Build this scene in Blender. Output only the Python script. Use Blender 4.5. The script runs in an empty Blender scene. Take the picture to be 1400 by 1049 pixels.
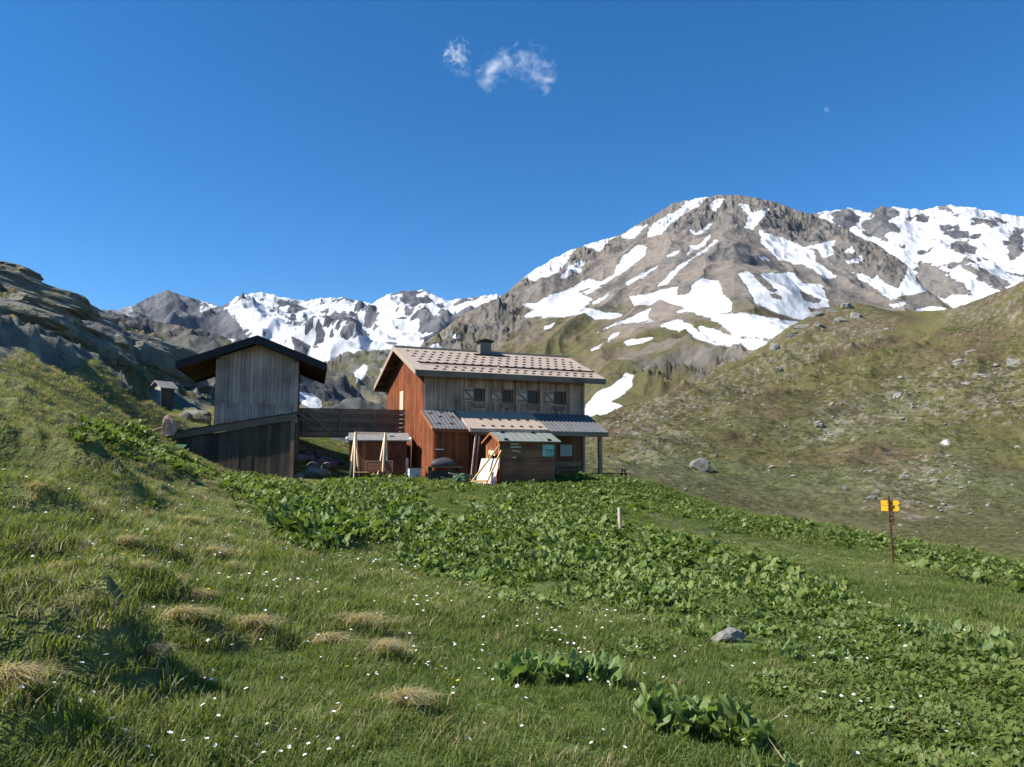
import bpy, bmesh, math, random
import numpy as np
from mathutils import Vector, Matrix
R = math.radians
scene = bpy.context.scene

# ------------------------------------------------------------------ camera
FPX, PW, PH = 1057.0, 1400.0, 1049.0
PITCH = R(6.1)
cam_d = bpy.data.cameras.new('camera')
cam = bpy.data.objects.new('camera', cam_d)
scene.collection.objects.link(cam)
cam_d.sensor_fit = 'HORIZONTAL'; cam_d.sensor_width = 36.0
cam_d.lens = 36.0 * FPX / PW
cam_d.clip_start = 0.05; cam_d.clip_end = 60000
cam.location = (0, 0, 0)
cam.rotation_euler = (math.pi / 2 + PITCH, 0, 0)
scene.camera = cam

# ------------------------------------------------------------------ light
SUN_EL = R(44.0)
SUN_AZ = math.atan2(-0.964, -0.266)           # angle from +Y towards +X of the direction to the sun
SUN = Vector((math.sin(SUN_AZ) * math.cos(SUN_EL), math.cos(SUN_AZ) * math.cos(SUN_EL), math.sin(SUN_EL)))
world = bpy.data.worlds.new('World'); scene.world = world; world.use_nodes = True
wn = world.node_tree.nodes; wl = world.node_tree.links; wn.clear()
sky = wn.new('ShaderNodeTexSky'); sky.sky_type = 'NISHITA'; sky.sun_disc = False
sky.sun_elevation = SUN_EL; sky.sun_rotation = SUN_AZ
sky.altitude = 2300; sky.air_density = 1.0; sky.dust_density = 0.1; sky.ozone_density = 3.0
bg = wn.new('ShaderNodeBackground'); bg.inputs[1].default_value = 0.087
wo = wn.new('ShaderNodeOutputWorld')
gm = wn.new('ShaderNodeHueSaturation'); gm.inputs['Saturation'].default_value = 1.31
wl.new(sky.outputs[0], gm.inputs['Color']); wl.new(gm.outputs[0], bg.inputs[0]); wl.new(bg.outputs[0], wo.inputs[0])
sd = bpy.data.lights.new('sun', 'SUN'); sd.energy = 4.3; sd.angle = R(0.53); sd.color = (1.0, 0.95, 0.87)
so = bpy.data.objects.new('sun', sd); scene.collection.objects.link(so)
so.rotation_euler = (-SUN).to_track_quat('-Z', 'Y').to_euler()

scene.view_settings.view_transform = 'Standard'
scene.view_settings.look = 'None'
scene.view_settings.exposure = 1.08
scene.view_settings.gamma = 1.0
scene.view_settings.use_curve_mapping = False
scene.render.engine = 'CYCLES'
cy = scene.cycles
cy.max_bounces = 6; cy.diffuse_bounces = 3; cy.glossy_bounces = 2; cy.transmission_bounces = 3
cy.transparent_max_bounces = 8; cy.volume_bounces = 1
cy.use_denoising = True
cy.caustics_reflective = False; cy.caustics_refractive = False

# ------------------------------------------------------------------ helpers
C = scene.collection
SP, CP = math.sin(PITCH), math.cos(PITCH)

def ray(px, py):
    cx = (px - PW / 2) / FPX; cyy = (PH / 2 - py) / FPX
    return cx, CP - cyy * SP, SP + cyy * CP

def azT(px, py):
    x, y, z = ray(px, py)
    return math.atan2(x, y), z / math.hypot(x, y)

def at(px, py, y):
    a, b, c = ray(px, py)
    return Vector((a * y / b, y, c * y / b))

def proj(P):
    """world points (n,3) -> photo pixels"""
    d = P[:, 1] * CP + P[:, 2] * SP
    u = -P[:, 1] * SP + P[:, 2] * CP
    d = np.maximum(d, 1e-3)
    return PW / 2 + FPX * P[:, 0] / d, PH / 2 - FPX * u / d

def _h(ix, iy, seed):
    n = (ix.astype(np.int64) * 374761393 + iy.astype(np.int64) * 668265263 + seed * 974634777) & 0xFFFFFFFF
    n = ((n ^ (n >> 13)) * 1274126177) & 0xFFFFFFFF
    return (n ^ (n >> 16)) & 0xFFFFFFFF

def perlin(x, y, seed=0):
    x0 = np.floor(x); y0 = np.floor(y)
    fx = x - x0; fy = y - y0
    def g(ix, iy, dx, dy):
        a = _h(ix, iy, seed) * (2 * math.pi / 4294967296.0)
        return np.cos(a) * dx + np.sin(a) * dy
    u = fx * fx * fx * (fx * (fx * 6 - 15) + 10); v = fy * fy * fy * (fy * (fy * 6 - 15) + 10)
    a = g(x0, y0, fx, fy); b = g(x0 + 1, y0, fx - 1, fy)
    c = g(x0, y0 + 1, fx, fy - 1); d = g(x0 + 1, y0 + 1, fx - 1, fy - 1)
    return 1.5 * ((a * (1 - u) + b * u) * (1 - v) + (c * (1 - u) + d * u) * v)

def fbm(x, y, octv=4, seed=0, gain=0.5):
    s = 0; a = 1.0; f = 1.0
    for i in range(octv):
        s = s + a * perlin(x * f, y * f, seed + i * 17); a *= gain; f *= 2.03
    return s

def ridged(x, y, octv=4, seed=0, gain=0.5):
    s = 0; a = 1.0; f = 1.0; w = 1.0
    for i in range(octv):
        n = 1 - np.abs(perlin(x * f, y * f, seed + i * 17)) * 1.6
        n = np.clip(n, 0, 1) ** 2
        s = s + a * n * w; w = np.clip(n * 1.5, 0, 1); a *= gain; f *= 2.1
    return s - 0.6

def sstep(a, b, x):
    t = np.clip((x - a) / (b - a), 0, 1)
    return t * t * (3 - 2 * t)

def poly_sdf(px, py, poly):
    """signed distance in px, positive inside"""
    poly = np.asarray(poly, float)
    d2 = np.full(px.shape, 1e12); ins = np.zeros(px.shape, bool)
    n = len(poly)
    for i in range(n):
        ax, ay = poly[i]; bx, by = poly[(i + 1) % n]
        ex, ey = bx - ax, by - ay
        wx, wy = px - ax, py - ay
        t = np.clip((wx * ex + wy * ey) / max(ex * ex + ey * ey, 1e-9), 0, 1)
        d2 = np.minimum(d2, (wx - ex * t) ** 2 + (wy - ey * t) ** 2)
        cnd = ((ay > py) != (by > py))
        if abs(by - ay) > 1e-9:
            ins ^= cnd & (px < (bx - ax) * (py - ay) / (by - ay) + ax)
    d = np.sqrt(d2)
    return np.where(ins, d, -d)

def polys_sdf(px, py, polys, pad=14):
    out = np.full(px.shape, -float(pad))
    for p in polys:
        a = np.asarray(p, float)
        m = (px > a[:, 0].min() - pad) & (px < a[:, 0].max() + pad) & (py > a[:, 1].min() - pad) & (py < a[:, 1].max() + pad)
        if m.any():
            out[m] = np.maximum(out[m], poly_sdf(px[m], py[m], p))
    return out

def grid_mesh(name, P, nr, nc, colors=None, attrs=None, smooth=True):
    """P (nr*nc,3) row-major grid -> mesh"""
    me = bpy.data.meshes.new(name)
    i = np.arange((nr - 1) * (nc - 1)); r = i // (nc - 1); c = i % (nc - 1)
    a = r * nc + c
    F = np.stack([a, a + 1, a + nc + 1, a + nc], 1).astype(np.int32)
    me.vertices.add(len(P)); me.vertices.foreach_set('co', np.ascontiguousarray(P, dtype=np.float32).ravel())
    me.loops.add(F.size); me.loops.foreach_set('vertex_index', F.ravel())
    me.polygons.add(len(F))
    me.polygons.foreach_set('loop_start', np.arange(0, F.size, 4, dtype=np.int32))
    me.polygons.foreach_set('use_smooth', np.full(len(F), smooth, dtype=bool))
    if colors is not None:
        ca = me.color_attributes.new('albedo', 'FLOAT_COLOR', 'POINT')
        ca.data.foreach_set('color', np.ascontiguousarray(np.concatenate([colors, np.ones((len(P), 1))], 1), dtype=np.float32).ravel())
    for k, v in (attrs or {}).items():
        at_ = me.attributes.new(k, 'FLOAT', 'POINT')
        at_.data.foreach_set('value', np.ascontiguousarray(v, dtype=np.float32))
    me.update(calc_edges=True)
    return me

def link(name, me, parent=None):
    o = bpy.data.objects.new(name, me); C.objects.link(o)
    if parent is not None: o.parent = parent
    return o

def tag(o, label=None, cat=None, group=None, kind=None):
    if label: o['label'] = label
    if cat: o['category'] = cat
    if group: o['group'] = group
    if kind: o['kind'] = kind
    elif cat: o['kind'] = 'thing'
    return o

class NT:
    """tiny node-tree writer"""
    def __init__(s, name):
        s.m = bpy.data.materials.new(name); s.m.use_nodes = True
        s.t = s.m.node_tree; s.n = s.t.nodes; s.n.clear()
        s.out = s.n.new('ShaderNodeOutputMaterial')
        s.b = s.n.new('ShaderNodeBsdfPrincipled')
        s.t.links.new(s.b.outputs[0], s.out.inputs[0])
        s.b.inputs['Specular IOR Level'].default_value = 0.25
        s.b.inputs['Roughness'].default_value = 0.85
    def l(s, a, b): s.t.links.new(a, b); return b
    def attr(s, name, inst=False):
        a = s.n.new('ShaderNodeAttribute'); a.attribute_name = name
        if inst: a.attribute_type = 'INSTANCER'
        return a
    def noise(s, scale, detail=4, rough=0.55, vec=None, dist=0.0):
        a = s.n.new('ShaderNodeTexNoise'); a.inputs['Scale'].default_value = scale
        a.inputs['Detail'].default_value = detail; a.inputs['Roughness'].default_value = rough
        a.inputs['Distortion'].default_value = dist
        s.l(vec if vec is not None else s.co(), a.inputs['Vector']); return a.outputs[0]
    def co(s, kind='Object'):
        if not hasattr(s, '_tc'): s._tc = s.n.new('ShaderNodeTexCoord')
        return s._tc.outputs[kind]
    def mapped(s, scale, vec=None):
        a = s.n.new('ShaderNodeMapping'); a.inputs['Scale'].default_value = scale
        s.l(vec if vec is not None else s.co(), a.inputs[0]); return a.outputs[0]
    def math(s, op, a, b=None, clamp=False):
        m = s.n.new('ShaderNodeMath'); m.operation = op; m.use_clamp = clamp
        for i, v in enumerate((a, b)):
            if v is None: continue
            if isinstance(v, (int, float)): m.inputs[i].default_value = v
            else: s.l(v, m.inputs[i])
        return m.outputs[0]
    def maprange(s, v, a, b, c=0.0, d=1.0):
        m = s.n.new('ShaderNodeMapRange'); s.l(v, m.inputs[0])
        for i, x in enumerate((a, b, c, d)): m.inputs[i + 1].default_value = x
        return m.outputs[0]
    def mix(s, f, a, b, mode='MIX'):
        m = s.n.new('ShaderNodeMix'); m.data_type = 'RGBA'; m.blend_type = mode
        for sock, v in ((m.inputs[0], f), (m.inputs[6], a), (m.inputs[7], b)):
            if isinstance(v, (int, float)): sock.default_value = v
            elif isinstance(v, tuple): sock.default_value = (*v, 1) if len(v) == 3 else v
            else: s.l(v, sock)
        return m.outputs[2]
    def ramp(s, v, pts):
        r = s.n.new('ShaderNodeValToRGB'); e = r.color_ramp.elements
        while len(e) < len(pts): e.new(0.5)
        for el, (p, c) in zip(e, pts): el.position = p; el.color = (*c, 1)
        s.l(v, r.inputs[0]); return r.outputs[0]
    def bump(s, h, strength=0.3, dist=0.05):
        b = s.n.new('ShaderNodeBump'); b.inputs['Strength'].default_value = strength
        b.inputs['Distance'].default_value = dist; s.l(h, b.inputs['Height'])
        s.l(b.outputs[0], s.b.inputs['Normal']); return b
    def color(s, v):
        if isinstance(v, tuple): s.b.inputs['Base Color'].default_value = (*v, 1)
        else: s.l(v, s.b.inputs['Base Color'])
    def rough(s, v):
        if isinstance(v, (int, float)): s.b.inputs['Roughness'].default_value = v
        else: s.l(v, s.b.inputs['Roughness'])
# ------------------------------------------------------------------ terrain of meadow and hillside
# control points: (photo px, photo py, horizontal distance in metres) and hidden ones as (px, 'T', slope, r)
CTRL = [
 (0,1049,3.9),(350,1049,4.0),(700,1049,4.2),(1050,1049,4.8),(1400,1049,5.9),
 (0,900,5.6),(350,900,6.3),(700,900,6.9),(1050,900,8.2),(1400,900,10.5),
 (0,800,7.2),(350,800,8.8),(700,800,12),(1050,800,15),(1400,840,15),(1400,800,22),
 (0,700,10.5),(170,700,13),(350,700,19),(500,700,24),(700,700,27),(850,700,33),
 (1000,740,32),(1222,780,29),(1100,715,44),(960,690,43),(900,665,45),(830,650,47),(1400,770,42),(1330,755,41),(1210,735,42),
 (0,640,15),(165,640,18),(0,560,22),(0,500,34),(100,580,27),(200,620,23),(100,520,40),(200,562,55),(235,562,63),
 (150,500,50),(290,585,47),(275,650,43),(250,615,40),(340,655,41),(400,655,44),(480,650,45),(560,650,46),
 (640,655,43),(700,655,43),(770,650,45),(430,625,50),(430,600,56),(520,640,52),
 (600,690,31),(420,660,38),(300,652,37),(300,685,26),(250,640,33),(250,690,19),(350,662,36),(215,612,36),(222,576,50),(222,592,44),(245,580,52),(180,585,42),
 (330,560,60),(280,540,75),
 # left rocky rise
 (0,365,95),(60,388,96),(100,412,98),(150,434,102),(200,458,106),(250,480,110),(290,502,112),(0,430,62),(120,465,66),(200,505,72),(260,530,82),
 # right hillside
 (860,640,92),(957,652,108),(1100,690,92),(1200,712,84),(1300,742,72),(1400,758,67),
 (860,600,150),(957,605,150),(1100,630,140),(1250,665,115),(1400,690,100),
 (850,568,240),(920,555,220),(1000,560,195),(1100,565,190),(1250,590,165),(1400,605,155),
 (960,525,290),(1030,490,330),(1100,490,310),(1250,510,260),(1400,510,250),
 (1230,445,370),(1265,458,350),(1300,452,335),(1340,440,320),(1060,462,370),(1100,434,400),(1140,421,410),(1185,415,420),(1230,425,430),(1270,441,420),(1300,434,400),(1340,406,400),(1400,388,400),
]
HID = [  # px, r, z  : ground the camera does not see
 (700,1.0,-1.55),(0,1.0,-1.3),(1400,1.0,-1.6),(-350,3.5,-.75),(-350,12,.5),(-350,30,5.0),(-350,90,27),(1750,5,-1.9),(1750,15,-3.4),(1750,40,-6.5),(1750,90,-7),(1750,200,30),(1750,400,115),
 (1100,56,-6.0),(1100,75,-6.4),(1400,50,-6.6),(1250,54,-6.3),(1250,66,-6.8),(960,56,-4.2),(960,80,-3.6),(860,60,-2.6),(860,78,-1.8),
 (700,60,-.8),(700,90,-1.5),(700,150,0),(700,300,5),(560,70,-.5),(560,100,-1),(560,200,2),(460,80,2.0),(460,120,1.0),(460,250,3),
 (620,55,-.7),(350,50,2.2),(350,100,6),(350,160,6),(0,125,22),(100,130,16),(200,140,13),(290,150,10),(0,250,25),(200,260,15),(-350,200,35),
 (860,330,16),(960,390,22),(1060,480,45),(1140,520,70),(1185,540,72),(1270,540,70),(1400,520,95),(1185,700,60),(1400,700,80),(960,700,20),(700,700,10),(400,700,5),(0,700,30),(-350,700,40),(1750,700,110),
]
_cu, _cv, _cT = [], [], []
for px_, py_, r_ in CTRL:
    a_, t_ = azT(px_, py_); _cu.append(a_); _cv.append(math.log(r_)); _cT.append(t_)
for px_, r_, z_ in HID:
    a_ = math.atan((px_ - 700) / FPX) if abs(px_ - 700) <= 700 else math.copysign(R(46), px_ - 700)
    _cu.append(a_); _cv.append(math.log(r_)); _cT.append(z_ / r_)
_cu = np.array(_cu); _cv = np.array(_cv); _cT = np.array(_cT)
def _phi(d2): return np.sqrt(d2 + 0.004)
_K = -_phi((_cu[:, None] - _cu[None]) ** 2 + (_cv[:, None] - _cv[None]) ** 2)
_n = len(_cu)
_A = np.zeros((_n + 3, _n + 3)); _A[:_n, :_n] = _K + np.eye(_n) * 0.0015
_A[:_n, _n] = 1; _A[:_n, _n + 1] = _cu; _A[:_n, _n + 2] = _cv; _A[_n:, :_n] = _A[:_n, _n:].T
_w = np.linalg.solve(_A, np.concatenate([_cT, np.zeros(3)]))
def rbfT(u, v):
    out = np.empty(u.shape)
    for s in range(0, len(u), 60000):
        uu = u[s:s + 60000]; vv = v[s:s + 60000]
        k = -_phi((uu[:, None] - _cu[None]) ** 2 + (vv[:, None] - _cv[None]) ** 2)
        out[s:s + 60000] = k @ _w[:_n] + _w[_n] + _w[_n + 1] * uu + _w[_n + 2] * vv
    return out

# grassy hummocks of the near slope: photo px, py, distance, radius across, radius along, height
HUM_PX = [(70,632,15.5,2.3,.8,.85),(150,655,14.5,1.0,.6,.35),(20,735,8.6,.55,.4,.22),(95,748,8.4,.5,.4,.22),(190,735,9.0,.5,.4,.2),
 (110,830,6.7,.55,.45,.28),(185,785,7.6,.6,.45,.2),(15,862,5.6,.4,.35,.25),(55,905,5.1,.85,.38,.62),(140,900,5.4,.5,.35,.42),
 (245,868,6.35,.36,.28,.26),(345,878,6.5,.35,.25,.14),(195,942,5.05,.3,.25,.15),(490,868,7.2,.5,.3,.13),(525,912,6.3,.3,.2,.1),(10,1000,4.1,.4,.3,.26),
 (290,725,9.8,.5,.35,.16),(60,565,22,2.5,1.2,.5),(20,545,24,2.2,1.4,.7),(550,1005,4.9,.25,.2,.08),(30,690,11,1.2,.6,.3),(120,700,10.8,.8,.5,.25)]
HUM = []
for px_, py_, r_, a_, b_, h_ in HUM_PX:
    az_, t_ = azT(px_, py_); HUM.append((r_ * math.sin(az_), r_ * math.cos(az_), max(a_ * .8, .36), max(b_ * .9, .3), h_ * (.8 if a_ > .6 else .6)))

ROCKL = [[(-60,340),(0,362),(60,384),(110,410),(160,432),(210,455),(260,478),(300,505),(310,545),(275,560),(245,552),(225,535),(190,520),(160,512),(130,490),(100,508),(60,500),(30,478),(0,492),(-60,480)], [(140,500),(200,522),(215,540),(190,545)]]
def ground_z(x, y, fine=True):
    x = np.asarray(x, float); y = np.asarray(y, float)
    r = np.hypot(x, y); u = np.arctan2(x, y); v = np.log(np.maximum(r, .3))
    z = rbfT(u, v) * r
    if fine:
        near = 1 - sstep(40, 70, r)
        flat = 1 - 0.85 * sstep(0.0, 1.0, np.clip(1.6 - np.hypot((x - 0) / 11, (y - 44) / 8), 0, 1))
        z = z + near * flat * (0.10 * fbm(x / 3.1, y / 3.1, 3, 3) + 0.035 * fbm(x / .8, y / .8, 3, 8)) * sstep(0, 8, r + 3)
        left = near * sstep(0.5, -5.0, x + y * .12) * sstep(30, 18, r)
        z = z + left * 0.10 * np.clip(ridged(x / 1.5, y / 1.1, 2, 21), -.4, 1)
        far = sstep(60, 110, r) * sstep(900, 300, r)
        rg = sstep(-0.02, 0.1, u)                                  # right hillside
        z = z + far * rg * (r * 0.005 * fbm(x / 22, y / 22, 5, 31, .55) + r * .011 * ridged(x / 60 + .5 * y / 60, (y - .5 * x) / 34, 4, 37)) * (1 - .75 * sstep(300, 390, r))
        z = z + far * rg * sstep(430, 330, r) * (.55 * fbm(x / 7, y / 7, 4, 33, .6) + .30 * ridged(x / 3.5, y / 3.5, 3, 34, .6) * sstep(.0, .5, fbm(x / 18, y / 18, 3, 35)))
        qx_, qy_ = proj(np.stack([x, y, z], 1))
        lf = sstep(-10, 8, polys_sdf(qx_, qy_, ROCKL, 14)) * sstep(34, 46, r) * sstep(-.12, -.2, u)   # left rocky rise, ledges dipping to the right
        s = (z + 0.42 * x + 0.10 * y) / 2.6 + 0.5 * fbm(x / 8, y / 8, 3, 44)
        st = (s - np.floor(s)); z = z + lf * .7 * (sstep(.70, .92, st) - st) + lf * (.5 * fbm(x / 5, y / 5, 4, 47) + .45 * ridged(x / 3, y / 3, 3, 48, .6))
        for hx, hy, a, b, h in HUM:
            d2 = ((x - hx) / np.where(x > hx, a * .72, a * 1.1)) ** 2 + ((y - hy) / np.where(y < hy, b * .7, b * 1.2)) ** 2
            m = d2 < 9
            if m.any():
                z[m] += h * np.exp(-d2[m] ** 1.6 * 1.1) * (1 + .2 * fbm(x[m] / .35, y[m] / .35, 3, 55))
    return z


NC, NR = 820, 800
az = np.linspace(R(-46), R(46), NC); lr = np.concatenate([np.linspace(math.log(1.2), math.log(58), 380, endpoint=False), np.linspace(math.log(58), math.log(450), 400, endpoint=False), np.linspace(math.log(450), math.log(700), 20)]); rr = np.exp(lr)
AZ, RR = np.meshgrid(az, rr); X = (RR * np.sin(AZ)).ravel(); Y = (RR * np.cos(AZ)).ravel()
Z = ground_z(X, Y)
_Zg = Z.reshape(NR, NC)
def ground_fast(x, y):
    """height of the finished ground sheet"""
    x = np.asarray(x, float); y = np.asarray(y, float)
    fu = np.clip((np.arctan2(x, y) + R(46)) / R(92) * (NC - 1), 0, NC - 1.001); fv = np.clip(np.interp(np.log(np.hypot(x, y)), lr, np.arange(NR)), 0, NR - 1.001)
    i = fu.astype(int); j = fv.astype(int); a = fu - i; b = fv - j
    return (_Zg[j, i] * (1 - a) + _Zg[j, i + 1] * a) * (1 - b) + (_Zg[j + 1, i] * (1 - a) + _Zg[j + 1, i + 1] * a) * b
def gz(x, y):
    return float(ground_fast(np.array([x]), np.array([y]))[0])
P = np.stack([X, Y, Z], 1)
gpx, gpy = proj(P); gr = RR.ravel(); gu = AZ.ravel()
# what grows where
n1 = fbm(X / 9, Y / 9, 4, 5); n2 = fbm(X / 2.2, Y / 2.2, 4, 6); n3 = fbm(X / 40, Y / 40, 5, 7, .6)
def col(*c): return np.array(c)[None, :]
def lerp(a, b, t): return a + (b - a) * t[:, None]
lush = col(.072, .105, .028); straw = col(.17, .145, .065); olive = col(.092, .084, .034); brown = col(.096, .075, .040)
rock = col(.20, .180, .145); greenf = col(.092, .100, .046); soil = col(.11, .085, .05)
A = np.repeat(lush, len(P), 0)
A = lerp(A, straw, np.clip(sstep(.3, .9, n2 + .3 * n1) * .3, 0, 1))
for hx, hy, a, b, h in HUM:                                          # dry tops of hummocks
    d2 = ((X - hx) / a) ** 2 + ((Y - hy) / b) ** 2
    m = d2 < 4; A[m] = lerp(A[m], straw, np.exp(-d2[m]) * .35)
# left slope further up is drier
A = lerp(A, col(.15, .145, .06), sstep(-.1, -.35, gu) * sstep(11, 24, gr) * np.clip(.75 + .4 * n2, 0, 1))
# the right hillside
hill = sstep(52, 75, gr) * sstep(-.25, -.1, gu)
H = lerp(np.repeat(olive, len(P), 0), brown, sstep(-.2, .45, n3 + .35 * n1))
H = lerp(H, greenf, sstep(-.35, .35, fbm(X / 60 + 9, Y / 60, 4, 71)) * sstep(260, 130, gr) * .9)
H = lerp(H, brown * .8, sstep(600, 690, gpy - (gpx - 900) * .12 + 20 * n1) * sstep(1.0, .2, np.abs(gr - 80) / 40) * .45)
str_ = fbm((X * .8 + Y * .6) / 30, (Y * .8 - X * .6) / 9, 4, 75)
rk = polys_sdf(gpx, gpy, [[(830,580),(880,560),(960,520),(1040,480),(1120,450),(1185,432),(1210,440),(1160,480),(1080,510),(1000,545),(920,575),(850,595)],
    [(1140,545),(1220,525),(1300,505),(1400,490),(1400,560),(1330,575),(1260,565),(1200,585),(1110,600)],
    [(1180,650),(1260,630),(1330,640),(1300,690),(1240,710),(1190,690)], [(830,585),(900,575),(960,600),(900,625),(840,622)], [(1290,420),(1400,392),(1400,440),(1320,450)]], pad=60)
rm = sstep(.22, .55, .35 * str_ + 1.0 * fbm(X / 2.4, Y / 2.4, 5, 77, .75) + np.clip(rk / 45, -1.1, .2))
rm2 = sstep(.55, .75, .4 * str_ + 1.0 * fbm(X / 3, Y / 3, 5, 78, .75))
H = lerp(H, rock * (1 + .35 * fbm(X / 2.5, Y / 2.5, 3, 79))[:, None], np.clip(rm * .62 + rm2 * .10, 0, 1))
A = lerp(A, H, hill)
A = lerp(A, col(.6, .61, .63), sstep(-1, 1, polys_sdf(gpx, gpy, [[(1284,603),(1294,601),(1300,606),(1292,609)]], 14)) * sstep(60, 70, gr))
# left rocky rise
lf = sstep(-7, 5, polys_sdf(gpx, gpy, ROCKL, 14) + 6 * fbm(X / 4, Y / 4, 4, 83)) * sstep(30, 36, gr)
lf = np.maximum(lf, sstep(-.30, -.36, gu) * sstep(112, 125, gr))
LR = lerp(np.repeat(col(.12, .123, .105), len(P), 0), col(.125, .105, .042), sstep(.0, .35, fbm(X / 9, Y / 9, 4, 81)) * .9)
LR = LR * (1 + .5 * fbm(X / 1.6, Y / 1.6, 4, 84, .6))[:, None]
A = lerp(A, LR, lf)
# footpath
path = polys_sdf(gpx, gpy, [[(880,700),(960,722),(1060,745),(1150,762),(1240,785),(1330,800),(1240,800),(1120,775),(1000,750),(900,715)]], pad=14)
A = lerp(A, col(.12, .115, .055), sstep(-8, 8, path + 5 * n2) * .8)
A = lerp(A, soil * 1.3, sstep(10, 14, path + 7 * n2) * .3)
A = A * (1 + .16 * fbm(X / (.06 * gr + .3), Y / (.06 * gr + .3), 4, 91))[:, None]
me = grid_mesh('ground', P, NR, NC, np.clip(A, .005, .6))
ground = link('ground', me); tag(ground, kind='structure')
g = NT('meadow_ground')
ca = g.attr('albedo')
nz = g.noise(1.2, 6, .65); nf = g.noise(9.0, 4, .6)
c = g.mix(1.0, ca.outputs[0], g.ramp(nz, [(.3, (.62, .62, .6)), (.5, (1, 1, 1)), (.7, (1.35, 1.32, 1.25))]), 'MULTIPLY')
g.color(c); g.rough(.95); g.b.inputs['Specular IOR Level'].default_value = .1
g.bump(g.math('ADD', g.math('MULTIPLY', nz, 1.2), g.math('MULTIPLY', nf, .12)), .55, .5)
me.materials.append(g.m)

# ------------------------------------------------------------------ mountains
def layer(name, sky_pts, foot_pts, nc, nr, gexp=1.0, disp=None, color=None, snow=None, px0=None, px1=None, back=0.35, mat=None, jag=1.0):
    sp = np.array(sky_pts, float); fp = np.array(foot_pts, float)
    pxs = np.linspace(px0, px1, nc)
    az = np.arctan((pxs - PW / 2) / FPX)
    cyv = lambda py: (PH / 2 - py) / FPX
    def Tof(py):
        c_ = cyv(py); return (SP + c_ * CP) / np.hypot((pxs - PW / 2) / FPX, CP - c_ * SP)
    # horizontal angle depends weakly on py; use the crest's
    pyc = np.interp(pxs, sp[:, 0], sp[:, 1]); rc = np.interp(pxs, sp[:, 0], sp[:, 2])
    pyf = np.interp(pxs, fp[:, 0], fp[:, 1]); rf = np.interp(pxs, fp[:, 0], fp[:, 2])
    pyj = pyc + jag * (1.7 * perlin(pxs / 11, pxs * 0 + 7.7, 15) + 1.2 * perlin(pxs / 4.5, pxs * 0 + 2.2, 16))
    rc = rc * (1 + .02 * perlin(pxs / 60, pxs * 0 + 3.3, 5))
    az = np.arctan2((pxs - PW / 2) / FPX, CP - cyv(pyc) * SP)
    Tc = Tof(pyc); Tf = Tof(pyf)
    nb = max(4, int(nr * .12)); t = np.concatenate([np.linspace(0, 1, nr - nb), 1 + np.linspace(0, back, nb + 1)[1:]])
    tt = t[:, None]
    r = rf[None] * (rc / rf)[None] ** np.minimum(tt, 1) + np.maximum(tt - 1, 0) * rc[None]
    zc = Tc * rc; zf = Tf * rf
    s = (r - rf[None]) / (rc - rf)[None]
    z = zf[None] + (zc - zf)[None] * np.clip(s, 0, 1) ** gexp - np.maximum(tt - 1, 0) * rc[None] * .45
    x = r * np.sin(az)[None]; y = r * np.cos(az)[None]
    T = np.repeat(tt, nc, 1)
    x, y, z, T = x.ravel(), y.ravel(), z.ravel(), T.ravel()
    if disp is not None: z = z + disp(x, y, z, T)
    Zc = z.reshape(nr, nc); Rg = np.hypot(x, y).reshape(nr, nc)
    kk = Tof(pyj) / np.maximum((Zc / Rg).max(0), 1e-3)                      # keep the crest line at its surveyed height
    ks_ = np.convolve(np.pad(kk, 12, mode='edge'), np.hanning(27)[1:-1] / np.hanning(27).sum(), 'valid')
    Tg = T.reshape(nr, nc); z = (Zc * (1 + (ks_[None] - 1) * sstep(0, .6, Tg)) * (1 + (kk / ks_ - 1)[None] * sstep(.90, .99, Tg))).ravel()
    P = np.stack([x, y, z], 1)
    # slope and hollows for the ground cover
    Zg = z.reshape(nr, nc); Xg = x.reshape(nr, nc); Yg = y.reshape(nr, nc)
    du = np.gradient(np.stack([Xg, Yg, Zg], -1), axis=1); dv = np.gradient(np.stack([Xg, Yg, Zg], -1), axis=0)
    nrm = np.cross(du, dv); nrm /= np.linalg.norm(nrm, axis=-1, keepdims=True) + 1e-9
    steep = 1 - np.abs(nrm[..., 2]).ravel()
    px, py = proj(P)
    col_ = color(x, y, z, T, px, py, steep)
    sn = snow(x, y, z, T, px, py, steep) if snow is not None else np.full(len(P), -20.0)
    me = grid_mesh(name, P, nr, nc, np.clip(col_, .005, .7), {'snow': sn})
    o = link(name, me); tag(o, kind='structure'); me.materials.append(mat)
    return o

def mountain_mat(name, k):
    """k: metres of the finest relief"""
    m = NT(name)
    ca = m.attr('albedo'); sa = m.attr('snow')
    nz = m.noise(1 / k, 8, .7); nb = m.noise(.22 / k, 6, .65)
    base = m.mix(1.0, ca.outputs[0], m.ramp(nz, [(.3, (.62, .62, .63)), (.5, (1, 1, 1)), (.7, (1.34, 1.32, 1.28))]), 'MULTIPLY')
    sv = m.math('ADD', sa.outputs['Fac'], m.math('MULTIPLY', m.math('SUBTRACT', nz, .5), 6.0))
    sv = m.math('ADD', sv, m.math('MULTIPLY', m.math('SUBTRACT', nb, .5), 4.0))
    f = m.maprange(sv, -.5, .7)
    m.color(m.mix(f, base, m.ramp(nb, [(.3, (.36, .355, .35)), (.45, (.48, .49, .505)), (.7, (.55, .56, .585))])))
    m.rough(.9); m.b.inputs['Specular IOR Level'].default_value = .1
    hb = m.math('MULTIPLY', m.math('ADD', nz, nb), m.math('SUBTRACT', 1.0, m.math('MULTIPLY', f, .85)))
    m.bump(hb, .55, k * .7)
    return m.m

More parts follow.
